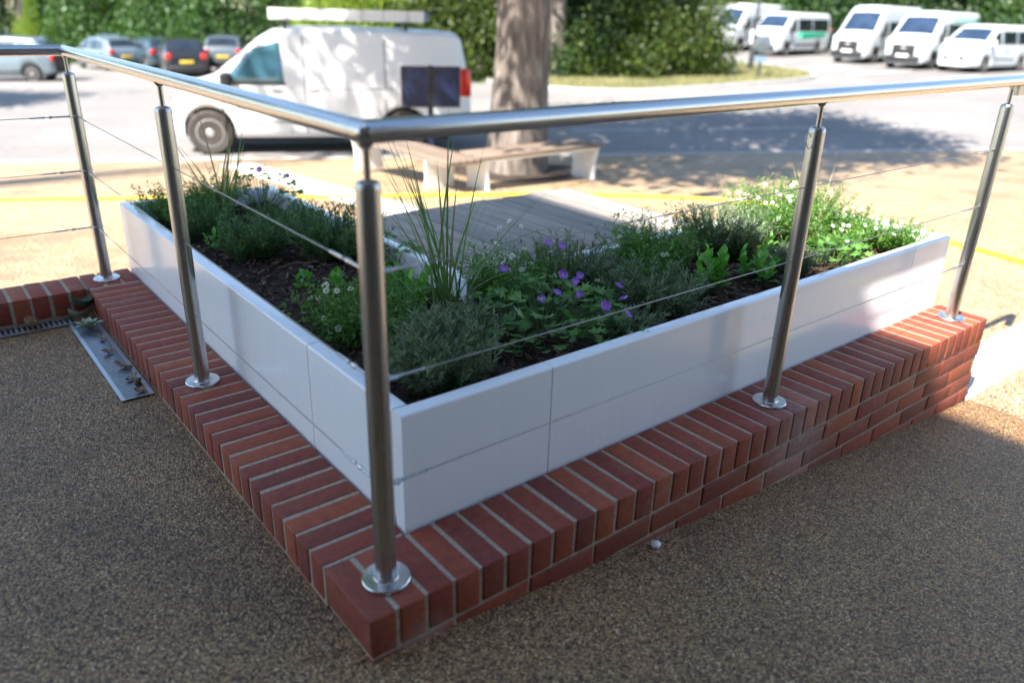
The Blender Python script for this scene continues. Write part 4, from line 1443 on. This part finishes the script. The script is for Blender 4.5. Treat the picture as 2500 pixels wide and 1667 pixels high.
# the round bush on the traffic island and its companion by the van
shrub('round_bush', 23.4, 20.6, 3.3, 2.8, 3.6, 'olive', 'big round dark green bush with yellowish leaf tips on the grass island', 'bushes on the island', 0)
shrub('round_bush', 21.4, 22.4, 2.6, 2.3, 4.2, 'dark', 'dark bush behind the slim grey trunk on the island', 'bushes on the island', 1, 1.0)
shrub('leafy_bush', 16.6, 24.5, 2.7, 2.6, 4.6, 'olive', 'tall bush with lime highlights right behind the rear of the white van', 'bushes behind the van', 1, .5)
shrub('leafy_bush', 14.4, 26.5, 2.4, 2.4, 4.4, 'lime', 'sunlit lime green bush above the rear roof of the white van', 'bushes behind the van', 0, .9)
back = [  # x, y, rx, ry, h, kind, label
    (16.5, 45, 5.2, 4, 7.5, 'mid', 'mid green tree mass above the cab of the white van'),
    (13.0, 52, 5.0, 4, 8.0, 'tree', 'green tree between the lime spire and the white van'),
    (20.5, 40, 5.0, 4, 7.5, 'dark', 'dark tree directly above the roof of the white van'),
    (25.5, 38, 5.0, 4, 7.0, 'mid', 'green tree behind the roof rack of the van'),
    (9.6, 70, 6.0, 4, 9.0, 'dark', 'dark tree at the top left corner beyond the car park'),
    (16.5, 66, 6.0, 4, 9.0, 'dark', 'dark tree farther back behind the parked cars'),
    (30.0, 36, 4.5, 4, 7.0, 'dark', 'dark tree seen between the two grey trunks'),
    (36.0, 37, 4.5, 4, 7.0, 'dark', 'dark tree behind the round bush'),
    (46.0, 40, 5.5, 5, 8.0, 'dark', 'dark tree behind the leftmost minibus'),
    (49.0, 33, 5.0, 5, 8.0, 'tree', 'dark green tree behind the green-striped minibus'),
    (50.5, 26.5, 5.0, 4.5, 8.0, 'dark', 'dark tree behind the high-roofed minibus in the middle'),
    (50.0, 20.5, 5.0, 4.5, 8.0, 'dark', 'dark tree behind the minibus second from the right'),
    (50.0, 14.5, 5.0, 4.5, 8.0, 'mid', 'green tree at the top right corner beyond the minibuses'),
    (49.0, 8.5, 5.0, 4.5, 8.0, 'dark', 'dark tree off the right edge behind the people carrier'),
    (43.0, 31.0, 1.2, 1.2, 3.4, 'olive', 'narrow olive shrub between the striped minibus and the next one'),
]
for i, (x, y, rx, ry, h, k, lb) in enumerate(back):
    shrub('boundary_tree', x, y, rx, ry, h, k, lb, 'trees along the car park boundary', i, i * .7)
# lime hedge and two clipped spires on the left
for i, (x, y, rx, ry, h, lb) in enumerate([(8.9, 57, 1.9, 1.4, 2.2, 'yellow-green low hedge at the left beyond the silver car'), (12.0, 58, 1.9, 1.4, 2.0, 'yellow-green hedge beside the lime spire')]):
    shrub('lime_hedge', x, y, rx, ry, h, 'lime', lb, 'lime hedges beyond the cars', i)
for i, (x, y, lb) in enumerate([(12.0, 54, 'narrow lime green conifer spire right of the yellow-green hedge'), (8.05, 55, 'narrow lime green conifer spire at the left edge of the hedge')]):
    shrub('conifer_spire', x, y, .55, .55, 3.6, 'lime', lb, 'lime conifer spires', i)
tree('roadside_tree', 8.6, 62, 'dark trunked tree at the top left corner', 'tree', 5, .5, (0, 0, 7.4), (3.5, 3.5, 2.4), 150, 40, .3, G['dark'], MT['dark_bark'], None, .2, 12)

# grass island with two posts
isl = [(16.6, 19.3), (17.2, 17.2), (18.6, 16.1), (22, 15.6), (26.4, 15.6), (28.6, 16.6), (30.2, 18.6), (31.5, 21.5), (29.5, 25), (22, 26.5), (17.5, 23.5)]
isp = spline(isl + [isl[0]], 5)[:-1]
cz = (23, 20.5)
V = [(cz[0], cz[1], gz(*cz) + .16)]; F = []
n_ = len(isp)
for (x, y) in isp: V.append((x, y, gz(x, y) + .10))
for k in range(n_): F.append((0, 1 + k, 1 + (k + 1) % n_))
tag(obj('grass_island', mesh('grass_island', V, F, MT['lawn'])), kind='structure')
kb = tag(empty('island_kerb', (0, 0, 0)), kind='structure')
for k in range(n_):
    (x0, y0), (x1, y1) = isp[k], isp[(k + 1) % n_]
    dx, dy = x1 - x0, y1 - y0; L = math.hypot(dx, dy); nx, ny = dy / L * .13, -dx / L * .13
    V = []
    for z in (-.05, .115):
        for (x, y) in ((x0, y0), (x1, y1), (x1 + nx, y1 + ny), (x0 + nx, y0 + ny)):
            V.append((x, y, gz(x, y) + z))
    me = mesh('kerb_stone', V, [(0, 1, 2, 3), (4, 7, 6, 5), (0, 4, 5, 1), (1, 5, 6, 2), (2, 6, 7, 3), (3, 7, 4, 0)], MT['kerb'])
    bm = bmesh.new(); bm.from_mesh(me); bmesh.ops.recalc_face_normals(bm, faces=bm.faces); bm.to_mesh(me); bm.free()
    obj('kerb_stone', me, kb)
gl = RNG.uniform(-7, 7, (9000, 2)) * np.array([1, .8]) + np.array([23, 20.5])
from_poly = []
def inside(x, y):
    c_ = False
    for i in range(n_):
        (x0, y0), (x1, y1) = isp[i], isp[i - 1]
        if (y0 > y) != (y1 > y) and x < (x1 - x0) * (y - y0) / (y1 - y0) + x0: c_ = not c_
    return c_
gl = np.array([q for q in gl if inside(*q)])
P = np.array([(x, y, gz(x, y) + .10) for x, y in gl])
Dv = RNG.normal(0, .4, (len(P), 3)) + np.array([0, 0, 1.0])
gm = leaf_mat('dry_grass_blade', [(.12, .15, .04), (.24, .22, .08), (.38, .31, .14)], .3)
tag(obj('island_grass', template_mesh('island_grass', *LEAF4, frames(Dv, RNG.normal(0, 1, (len(P), 3)), RNG.uniform(.06, .14, len(P)), np.full(len(P), .03)), P, gm)), 'short dry grass on the traffic island', 'grass', kind='stuff')

sp_ = empty('lamp_post', (28.27, 19.18, gz(28.27, 19.18) + .05), 0, 'tall thin dark lamp post on the grass island in front of the minibuses', 'post')
m_ = MB(); m_.lathe([(.11, 0), (.11, .9), (.095, .95), (.062, 1.0), (.055, 5.0)], seg=14); m_.build('pole', MT['dark_metal'], sp_, True)
m_ = MB(); m_.box(-.16, .5, -.09, .09, 5.0, 5.09); m_.build('lantern', MT['dark_metal'], sp_)
sg = empty('sign_post', (25.38, 16.75, gz(25.38, 16.75) + .09), rad(35), 'short post with a round dark sign at the tip of the grass island', 'sign')
m_ = MB(); m_.lathe([(.05, 0), (.05, .55), (.042, .6), (.042, 1.15)], seg=12); m_.build('pole', MT['dark_metal'], sg, True)
m_ = MB(); m_.lathe([(.30, -.012), (.31, -.006), (.31, .006), (.30, .012)], (0, 0, 0), 28, 'X')
o_ = m_.build('sign_disc', MT['grey_car'], sg, True, (-.06, 0, 1.12))
m_ = MB(); m_.box(-.09, .03, -.2, .2, .52, .72); m_.build('sign_plate', MT['pale_blue'], sg)

# ------------------------------------------------------------------ notice board in front of the van
ub, tb = 1.50, -.60
bx_, by_ = UT(ub, tb)
nb = empty('notice_board', (bx_, by_, pave_z(bx_, by_)), math.atan2(RD.y, RD.x), 'dark navy double notice board on a post in front of the van rear', 'sign')
m_ = MB(); m_.box(-.035, .035, .012, .072, 0, 1.40); m_.build('post', MT['navy'], nb)
for s, e in ((-.445, -.012), (.012, .445)):
    b_ = MB(); b_.box(s, e, -.03, .01, .80, 1.39); pn = b_.build('board', MT['navy'], nb)
    f_ = MB(); t2 = .028
    f_.box(s, s + t2, -.04, -.0305, .80, 1.39); f_.box(e - t2, e, -.04, -.0305, .80, 1.39)
    f_.box(s + t2, e - t2, -.04, -.0305, .80, .80 + t2); f_.box(s + t2, e - t2, -.04, -.0305, 1.39 - t2, 1.39)
    f_.build('frame', MT['dark_metal'], pn)
#PART3
# ------------------------------------------------------------------ vehicles
def interp(tab, x):
    if x <= tab[0][0]: return tab[0][1]
    for (x0, y0), (x1, y1) in zip(tab, tab[1:]):
        if x <= x1: return y0 + (y1 - y0) * (x - x0) / (x1 - x0 + 1e-9)
    return tab[-1][1]

WHEELS = {}
def wheel_meshes(r, w, tyre, hub):
    key = (r, w, tyre, hub)
    if key in WHEELS: return WHEELS[key]
    m_ = MB()
    m_.lathe([(r * .62, -w / 2 + .01), (r * .9, -w / 2), (r * .975, -w / 2 + .02), (r, -w / 2 + .05), (r, w / 2 - .05), (r * .975, w / 2 - .02), (r * .9, w / 2), (r * .62, w / 2 - .01)], seg=36, axis='Y')
    ty = m_.me('tyre', MT[tyre], True); auto_smooth(ty)
    m_ = MB()
    m_.lathe([(r * .64, 0), (r * .64, w / 2 - .012), (r * .58, w / 2 - .006), (r * .54, w / 2 - .035), (r * .22, w / 2 - .02), (r * .16, w / 2 - .004), (.01, w / 2 - .002)], seg=36, axis='Y')
    for k in range(10):
        a = 2 * math.pi * k / 10
        m4 = Matrix.Rotation(a, 4, 'Y')
        m_.box(r * .18, r * .56, w / 2 - .032, w / 2 - .014, -.018, .018, m4)
    rm = m_.me('rim', MT[hub], True); auto_smooth(rm)
    WHEELS[key] = (ty, rm)
    return ty, rm

class Body:
    def __init__(s, top, wid, H, belt, tumble, sill, axles, arch_r, r_edge=.09, crown=.03):
        s.top, s.wid, s.H, s.belt, s.tumble, s.sill, s.axles, s.arch_r, s.r, s.crown = top, wid, H, belt, tumble, sill, axles, arch_r, r_edge, crown
        s.x0, s.x1 = top[0][0], top[-1][0]
    def bottom(s, x):
        z = interp(s.sill, x)
        for ax, ra in zip(s.axles, s.arch_r):
            if abs(x - ax) < ra: z = max(z, s.wz + math.sqrt(ra * ra - (x - ax) ** 2))
        return z
    def dims(s, x):
        zt_ = interp(s.top, x); W = interp(s.wid, x)
        bl = min(s.belt, zt_ - .16)
        r = min(s.r, .4 * (zt_ - bl))
        Wt = W - s.tumble * max(0, zt_ - r - bl) / (s.H - s.belt)
        return zt_, W, bl, r, Wt
    def yside(s, x, z):
        zt_, W, bl, r, Wt = s.dims(x)
        if z <= bl: return W
        f = clip((z - bl) / max(.01, zt_ - r - bl), 0, 1)
        return W + (Wt - W) * f
    def ztop(s, x, y):
        zt_, W, bl, r, Wt = s.dims(x)
        q = clip(abs(y) / max(.05, Wt - r), 0, 1)
        return zt_ + s.crown * (1 - q * q)
    def ring(s, x):
        zt_, W, bl, r, Wt = s.dims(x); zb = min(s.bottom(x), zt_ - .3)
        h = [(W * .5, zb), (W * .93, zb), (W * .985, zb + .05), (W, zb + .14 if zb + .14 < bl else bl - .02), (W * 1.004, (zb + .14 + bl) / 2 if zb + .14 < bl else bl - .01), (W, bl)]
        for q in (.33, .66, 1): h.append((W + (Wt - W) * q, bl + (zt_ - r - bl) * q))
        for a in (.4, .8, 1.2, 1.57): h.append((Wt - r + r * math.cos(a), zt_ - r + r * math.sin(a)))
        for q in (.6, .3): h.append(((Wt - r) * q, zt_ + s.crown * (1 - q * q)))
        left = [(-y, z) for y, z in reversed(h)]
        return h + [(0, zt_ + s.crown)] + left
    def me(s, mat, n=90):
        xs = sorted(set([round(q, 4) for q in np.linspace(s.x0, s.x1, n)] + [p[0] for p in s.top] +
                        [round(ax + k * ra, 4) for ax, ra in zip(s.axles, s.arch_r) for k in (-1.001, -.995, -.97, -.9, -.8, .8, .9, .97, .995, 1.001)]))
        xs = [x for x in xs if s.x0 <= x <= s.x1]
        V = []; F = []
        for x in xs:
            for (y, z) in s.ring(x): V.append((x, y, z))
        k = len(s.ring(xs[0]))
        for i in range(len(xs) - 1):
            for j in range(k):
                j2 = (j + 1) % k
                F.append((i * k + j, i * k + j2, (i + 1) * k + j2, (i + 1) * k + j))
        F.append(tuple(range(k))); F.append(tuple(reversed(range((len(xs) - 1) * k, len(xs) * k))))
        me = mesh('body', V, F, mat, True)
        bm = bmesh.new(); bm.from_mesh(me); bmesh.ops.recalc_face_normals(bm, faces=bm.faces); bm.to_mesh(me); bm.free()
        auto_smooth(me, 38)
        return me
    def side_patch(s, quad, off=.006, n=6):
        """quad of (x, z) corners -> mesh on the left side; mirrored for the right"""
        out = []
        for sg_ in (1, -1):
            V = []; F = []
            for d in (0, 1):
                for i in range(n + 1):
                    for j in range(n + 1):
                        a, b = i / n, j / n
                        x = (1 - a) * (1 - b) * quad[0][0] + a * (1 - b) * quad[1][0] + a * b * quad[2][0] + (1 - a) * b * quad[3][0]
                        z = (1 - a) * (1 - b) * quad[0][1] + a * (1 - b) * quad[1][1] + a * b * quad[2][1] + (1 - a) * b * quad[3][1]
                        V.append((x, sg_ * (s.yside(x, z) + (off if d else -.02)), z))
            m_ = n + 1; K = m_ * m_
            for i in range(n):
                for j in range(n):
                    k = i * m_ + j
                    F.append((K + k, K + k + 1, K + k + m_ + 1, K + k + m_))
            rim = [i for i in range(m_)] + [i * m_ + n for i in range(1, m_)] + [n * m_ + j for j in range(n - 1, -1, -1)] + [i * m_ for i in range(n - 1, 0, -1)]
            for q in range(len(rim)):
                a, b = rim[q], rim[(q + 1) % len(rim)]
                F.append((a, b, K + b, K + a))
            out.append((V, F))
        return out
    def top_patch(s, xa, xb, ya, yb, off=.008, n=10):
        V = []; F = []
        for i in range(n + 1):
            f = i / n; x = xa + (xb - xa) * f; yw = ya + (yb - ya) * f
            for j in range(n + 1):
                y = yw * (2 * j / n - 1)
                V.append((x + off * .7 * (1 if xb < xa else -1), y, s.ztop(x, y) + off))
        for i in range(n):
            for j in range(n):
                k = i * (n + 1) + j
                F.append((k, k + 1, k + n + 2, k + n + 1))
        return V, F

def fix(me):
    bm = bmesh.new(); bm.from_mesh(me); bmesh.ops.recalc_face_normals(bm, faces=bm.faces); bm.to_mesh(me); bm.free()
    return me

PROTO = {}
def vehicle(name, key, spec, paint, x, y, heading, label, cat, group, z=None, glass='glass', extras=(), tail='red', hubs='rim', tyre='rubber', scale=1.0):
    """heading: direction the nose points, radians; body built once per key, later ones share the meshes"""
    r_ = empty(name, (x, y, gz(x, y) if z is None else z), heading, label, cat, group)
    r_.scale = (scale,) * 3
    if key not in PROTO:
        parts = []
        B = Body(spec['top'], spec['wid'], spec['H'], spec['belt'], spec['tumble'], spec['sill'], spec['axles'], [spec['wr'] + .055] * 2, spec.get('edge', .09), spec.get('crown', .03))
        B.wz = spec['wr']
        parts.append(('body', B.me(MT[paint]), (0, 0, 0), None))
        # dark floor and arch lining
        m_ = MB(); m_.box(B.x0 + .35, B.x1 - .35, -spec['wid'][len(spec['wid']) // 2][1] * .80, spec['wid'][len(spec['wid']) // 2][1] * .80, .20, spec['wr'] * 2 + .12)
        parts.append(('underbody', m_.me('underbody', MT['under']), (0, 0, 0), None))
        for q in spec['side_glass']:
            for V, F in B.side_patch(q, .007):
                parts.append(('side_window', fix(mesh('side_window', V, F, MT[glass], True)), (0, 0, 0), None))
        for q in spec.get('side_trim', []):
            for V, F in B.side_patch(q[0], q[2]):
                parts.append((q[3], fix(mesh(q[3], V, F, MT[q[1]], True)), (0, 0, 0), None))
        for nm, xa, xb, ya, yb in spec['screens']:
            V, F = B.top_patch(xa, xb, ya, yb)
            parts.append((nm, fix(mesh(nm, V, F, MT['glass_screen' if nm == 'windscreen' else 'glass'], True)), (0, 0, 0), None))
        for (nm, mt, b) in spec['boxes']:
            for sg_ in ((1, -1) if b[2] > 0 else (0,)):
                sx, sz_ = b[1] - b[0], b[5] - b[4]
                sy = b[3] - b[2] if sg_ else b[3] * 2
                me = bevel_box(nm, sx, sy, sz_, min(sx, sy, sz_) * .28, MT[mt], 0, 0, 2)
                parts.append((nm, me, ((b[0] + b[1]) / 2, sg_ * (b[2] + b[3]) / 2 if sg_ else 0, b[4]), None))
        ty, rm = wheel_meshes(spec['wr'], .21, tyre, hubs)
        for ax in spec['axles']:
            for sg_ in (1, -1):
                parts.append(('wheel', ty, (ax, sg_ * (interp(spec['wid'], ax) - .115), spec['wr']), (rm, sg_)))
        PROTO[key] = parts
    for (nm, me, lc, ch) in PROTO[key]:
        o_ = obj(nm, me, r_, lc)
        if ch:
            if ch[1] < 0: o_.rotation_euler = (0, 0, math.pi)
            obj('rim', ch[0], o_, (0, 0, 0))
    return r_

# --- white panel van by the kerb
vanspec = dict(
    H=1.94, belt=1.08, tumble=.17, wr=.345, axles=(1.83, -1.27), crown=.025, edge=.10,
    top=[(-2.40, .95), (-2.385, 1.0), (-2.30, 1.55), (-2.24, 1.82), (-2.17, 1.88), (-1.9, 1.905), (-.4, 1.935), (.45, 1.915), (.80, 1.86), (1.02, 1.74), (1.72, 1.19), (1.80, 1.135), (2.15, 1.03), (2.33, .90), (2.40, .72), (2.42, .62)],
    wid=[(-2.40, .86), (-2.2, .93), (-1.5, .955), (1.4, .955), (1.95, .93), (2.2, .85), (2.36, .72), (2.42, .60)],
    sill=[(-2.4, .42), (-2.0, .33), (-1.6, .27), (1.6, .27), (2.1, .25), (2.42, .28)],
    side_glass=[[(.62, 1.12), (1.56, 1.12), (1.08, 1.62), (.66, 1.72)]],
    side_trim=[([(-.98, .40), (-.965, .40), (-.965, 1.78), (-.98, 1.78)], 'trim', .003, 'door_seam'), ([(.30, .34), (.314, .34), (.314, 1.80), (.30, 1.80)], 'dark_metal', .003, 'door_seam'), ([(.62, 1.05), (.634, 1.05), (.56, .34), (.546, .34)], 'kerb', .003, 'pillar_seam'), ([(1.58, .92), (1.594, .92), (1.594, .40), (1.58, .40)], 'dark_metal', .003, 'door_seam'), ([(-2.2, .52), (-1.75, .52), (-1.75, .56), (-2.2, .56)], 'kerb', .004, 'rubbing_strip'), ([(-.8, .50), (1.4, .50), (1.4, .54), (-.8, .54)], 'kerb', .004, 'rubbing_strip'),
               ([(-.9, 1.02), (.28, 1.02), (.28, 1.035), (-.9, 1.035)], 'kerb', .003, 'slide_rail'),
               ([(.60, 1.085), (1.62, 1.085), (1.60, 1.12), (.60, 1.12)], 'trim', .005, 'window_seal'),
               ([(-1.1, 1.03), (-.75, 1.03), (-.75, 1.05), (-1.1, 1.05)], 'kerb', .004, 'rail_end')],
    screens=[('windscreen', 1.68, 1.06, .74, .62)],
    boxes=[('side_mirror', 'trim', (1.42, 1.58, .92, 1.14, 1.04, 1.27)), ('headlamp', 'lamp', (2.10, 2.28, .52, .80, .80, .98)), ('grille', 'trim', (2.30, 2.425, -1, .42, .66, .84)),
           ('bumper', 'van_white', (2.26, 2.45, -1, .66, .30, .60)), ('tail_lamp', 'red', (-2.395, -2.20, .84, .94, .92, 1.36)), ('rear_bumper', 'kerb', (-2.46, -2.3, -1, .84, .40, .60)),
           ('door_handle', 'kerb', (.66, .82, .945, .975, .985, 1.03)), ('rear_handle', 'kerb', (.10, .26, .945, .975, .99, 1.03)), ('number_plate', 'plate_y', (-2.48, -2.44, -1, .26, .62, .74))])
vx, vy = UT(-.06, .60 + .955)
van = vehicle('panel_van', 'van', vanspec, 'van_white', vx, vy, math.atan2(-RD.y, -RD.x), 'white panel van with a roof rack parked by the kerb', 'van', None, z=-1.10, glass='glass_blue', tyre='tyre_dusty')
# roof rack carrying a long white pipe carrier
for xx in (.55, -1.35):
    m_ = MB()
    for s in (-1, 1):
        m_.box(xx - .025, xx + .025, s * .66 - .02, s * .66 + .02, 1.90, 2.01)
    m_.box(xx - .02, xx + .02, -.70, .70, 2.011, 2.04)
    m_.build('rack_bar', MT['trim'], van)
m_ = MB()
m_.box(-1.66, .80, .42, .62, 2.045, 2.215)
pc = m_.build('pipe_carrier', MT['van_white'], van)
for k, xx in enumerate((-1.40, -1.0, -.65, -.3, .1, .5)):
    m_ = MB(); m_.box(xx - .006, xx + .006, .414, .626, 2.043, 2.219); m_.build('band', MT['kerb'], pc)
m_ = MB(); m_.box(-1.73, -1.661, .43, .61, 2.055, 2.205); m_.build('end_cap', MT['pale_blue'], pc)
m_ = MB(); m_.box(-1.5, .6, -.30, -.26, 2.045, 2.10); m_.box(-1.5, .6, .06, .10, 2.045, 2.10); m_.build('ladder', MT['galv'], van)

# --- minibuses
def bus_spec(H, L=5.6, windows=True, stripe=None, mint=False):
    f = L / 2; dz = H - 2.5
    sg_ = [[(1.02, 1.28), (1.72, 1.28), (1.30, 1.86), (1.06, 1.92)]]
    if windows: sg_ += [[(-.55, 1.28), (.86, 1.28), (.86, 1.92), (-.55, 1.92)], [(-2.55, 1.28), (-.62, 1.28), (-.62, 1.92), (-2.55, 1.92)]]
    tr_ = [([(-1.0, .56), (1.0, .56), (1.0, .66), (-1.0, .66)], 'trim', .008, 'side_strip'), ([(1.72, .62), (1.74, .62), (1.74, 1.22), (1.72, 1.22)], 'kerb', .003, 'door_seam'), ([(.92, .5), (.94, .5), (.94, 2.0), (.92, 2.0)], 'kerb', .003, 'door_seam')]
    if stripe: tr_ += [([(-2.6, 1.05), (.80, .86), (.86, 1.24), (-2.6, 1.24)], 'green_stripe', .005, 'green_stripe'), ([(.45, .84), (.62, .84), (.62, 1.08), (.45, 1.08)], 'bus_white', .008, 'emblem')]
    if mint: tr_ += [([(-2.6, 1.99), (.8, 1.99), (.8, 2.22), (-2.6, 2.22)], 'mint', .005, 'mint_band'), ([(1.1, .75), (1.6, .75), (1.6, 1.1), (1.1, 1.1)], 'mint', .005, 'door_decal')]
    return dict(H=H, belt=1.24, tumble=.16, wr=.35, axles=(f - .98, -f + 1.25), crown=.03, edge=.13,
        top=[(-f, .8), (-f + .01, 1.3), (-f + .05, H - .25), (-f + .14, H - .06), (-f + .4, H - .01), (.9, H), (1.15, H - .06), (1.38, H - .22 - dz * .3), (2.12, 1.42), (2.22, 1.36), (f - .22, 1.27), (f - .05, 1.17), (f - .01, 1.10), (f, 1.04)],
        wid=[(-f, .93), (-f + .2, 1.0), (-1, 1.02), (1.5, 1.02), (2.2, .98), (f - .15, .90), (f, .78)],
        sill=[(-f, .40), (-f + .5, .32), (f - .5, .32), (f, .26)],
        side_glass=sg_, side_trim=tr_, screens=[('windscreen', 2.08, 1.42, .84, .74)],
        boxes=[('grille', 'trim', (f - .14, f + .04, -1, .52, .60, 1.06)), ('badge', 'kerb', (f + .0, f + .055, -1, .10, .86, .94)), ('bumper', 'trim', (f - .30, f + .05, -1, .80, .28, .62)), ('number_plate', 'plate_w', (f + .0, f + .065, -1, .27, .52, .64)),
               ('headlamp', 'lamp', (f - .42, f - .10, .66, .86, .92, 1.14)), ('side_mirror', 'trim', (1.66, 1.80, 1.02, 1.24, 1.20, 1.52)), ('arch_flare', 'trim', (f - 1.36, f - .60, .985, 1.025, .70, .79)),
               ('tail_lamp', 'red', (-f - .01, -f + .08, .80, .95, .95, 1.5))])
bus = [
    ('bus_mint', bus_spec(2.42, 5.6, True, None, True), 38.9, 16.9, 'white minibus with a mint roof band, second from the right'),
    ('bus_high', bus_spec(2.62, 5.6), 40.0, 20.2, 'high-roofed white minibus with a black grille, third from the right'),
    ('bus_green', bus_spec(2.22, 5.4, True, True), 40.8, 25.7, 'white minibus with a bright green stripe below dark side windows'),
    ('bus_high', None, 42.2, 29.7, 'white minibus left of the green-striped one, behind the lamp post'),
    ('bus_mint', None, 43.4, 32.8, 'leftmost white minibus half hidden behind the round bush'),
]
specs = {}
for (k, sp, x, y, lb) in bus:
    if sp: specs[k] = sp
    vehicle('minibus', k, specs[k], 'bus_white', x, y, math.pi + rad(2), lb, 'minibus', 'white minibuses parked in a row', z=gz(x - 2.8, y), hubs='rim')
cspec = dict(H=1.93, belt=1.12, tumble=.17, wr=.335, axles=(1.60, -1.35), crown=.03, edge=.12,
    top=[(-2.48, .8), (-2.47, 1.2), (-2.40, 1.72), (-2.3, 1.86), (-2.0, 1.92), (.4, 1.93), (.75, 1.88), (1.0, 1.78), (1.72, 1.26), (1.80, 1.21), (2.2, 1.06), (2.42, .93), (2.47, .86), (2.49, .80)],
    wid=[(-2.48, .90), (-2.2, .97), (-1, .985), (1.4, .985), (2.0, .94), (2.3, .82), (2.49, .64)],
    sill=[(-2.48, .38), (-2.0, .28), (2.0, .26), (2.49, .27)],
    side_glass=[[(.72, 1.16), (1.56, 1.16), (1.06, 1.64), (.76, 1.70)], [(-.55, 1.16), (.60, 1.16), (.60, 1.70), (-.55, 1.70)], [(-2.2, 1.16), (-.63, 1.16), (-.63, 1.70), (-2.1, 1.70)]],
    side_trim=[([(-.6, .52), (1.0, .56), (1.0, .62), (-.6, .58)], 'trim', .008, 'side_strip'), ([(.66, .4), (.675, .4), (.675, 1.72), (.66, 1.72)], 'kerb', .003, 'door_seam'), ([(.0, .80), (.45, .80), (.45, 1.02), (0, 1.02)], 'mint', .005, 'door_decal')],
    screens=[('windscreen', 1.68, 1.02, .80, .68)],
    boxes=[('grille', 'trim', (2.36, 2.505, -1, .46, .48, .70)), ('number_plate', 'plate_w', (2.44, 2.53, -1, .27, .52, .63)), ('upper_grille', 'trim', (2.32, 2.47, -1, .34, .86, .91)), ('headlamp', 'lamp', (2.08, 2.36, .52, .78, .86, 1.02)),
           ('fog_lamp', 'trim', (2.24, 2.44, .52, .72, .42, .54)), ('side_mirror', 'bus_white', (1.48, 1.62, .98, 1.20, 1.12, 1.34)), ('tail_lamp', 'red', (-2.48, -2.4, .80, .93, .9, 1.4))])
vehicle('people_carrier', 'carrier', cspec, 'bus_white', 39.0, 14.5, math.pi + rad(-6), 'low white people carrier at the right-hand end of the minibus row', 'van', None, z=gz(36.5, 14.4))

# --- parked cars on the left
def car_spec(L=4.2, H=1.46, hatch=True, tail='red', plate='plate_y', rear_dark=False):
    f = L / 2
    return dict(H=H, belt=.90, tumble=.24, wr=.31, axles=(f - .82, -f + .78), crown=.03, edge=.10,
        top=[(-f, .55), (-f + .02, .86), (-f + .12, 1.02), (-f + .42, 1.33), (-f + .62, H - .05), (-.55, H), (.25, H - .03), (.5, H - .12), (1.12, 1.02), (1.2, .98), (f - .2, .80), (f - .05, .66), (f, .48)],
        wid=[(-f, .66), (-f + .12, .78), (-f + .5, .86), (.8, .87), (f - .4, .80), (f, .58)],
        sill=[(-f, .36), (-f + .4, .24), (f - .5, .22), (f, .24)],
        side_glass=[[(.12, .94), (.92, .94), (.40, 1.30), (.14, 1.34)], [(-.95, .94), (.04, .94), (.04, 1.34), (-.90, 1.34)], [(-1.45, .98), (-1.02, .95), (-.98, 1.32), (-1.25, 1.30)]],
        side_trim=[([(-1.0, .36), (.9, .36), (.9, .42), (-1.0, .42)], 'trim', .006, 'side_strip')],
        screens=[('windscreen', 1.08, .50, .66, .56), ('rear_window', -f + .17, -f + .52, .62, .54)],
        boxes=[('tail_lamp', tail, (-f - .005, -f + .16, .54, .76, .74, .98)), ('number_plate', plate, (-f - .03, -f + .02, -1, .26, .60, .72)), ('rear_bumper', 'trim' if not rear_dark else 'trim', (-f - .04, -f + .2, -1, .66, .32, .52)),
               ('headlamp', 'lamp', (f - .30, f - .08, .44, .64, .62, .76)), ('side_mirror', 'trim', (.72, .86, .86, 1.0, .92, 1.06))] + ([('spare_wheel_cover', 'trim', (-f - .10, -f + .05, -1, .60, .52, 1.12))] if rear_dark else []))
def look(x, y, extra): return math.atan2(y + 1.157, x + .576) + extra
vehicle('estate_car', 'estate', car_spec(4.3, 1.55, True, 'red', 'plate_y', True), 'silver', 3.55, 34.6, rad(150), 'silver car with a black tailgate at the left edge', 'car', 'cars parked on the left')
vehicle('hatchback', 'hatch_blue', car_spec(3.9, 1.46, True, 'orange'), 'pale_blue', 10.6, 48.5, look(10.4, 47, .12), 'pale blue hatchback with orange tail lamps beyond the rail', 'car', 'cars parked on the left')
vehicle('hatchback', 'hatch_teal', car_spec(4.1, 1.44), 'dark_teal', 10.6, 40.0, look(10, 38, .25), 'dark blue car with sloping roof left of the black one', 'car', 'cars parked on the left')
vehicle('hatchback', 'hatch_black', car_spec(4.2, 1.50), 'black_paint', 10.15, 34.6, look(9.7, 32.6, .08), 'black car with red tail lamps left of the van windscreen', 'car', 'cars parked on the left')
vehicle('hatchback', 'hatch_grey', car_spec(4.2, 1.46), 'grey_car', 12.6, 36.0, look(12, 34, -.1), 'grey car half hidden behind the bonnet of the van', 'car', 'cars parked on the left')
vehicle('hatchback', 'hatch_silver', car_spec(4.2, 1.46), 'silver', 8.9, 42.0, look(8.8, 42, .4), 'silver car parked behind the dark blue one', 'car', 'cars parked on the left')
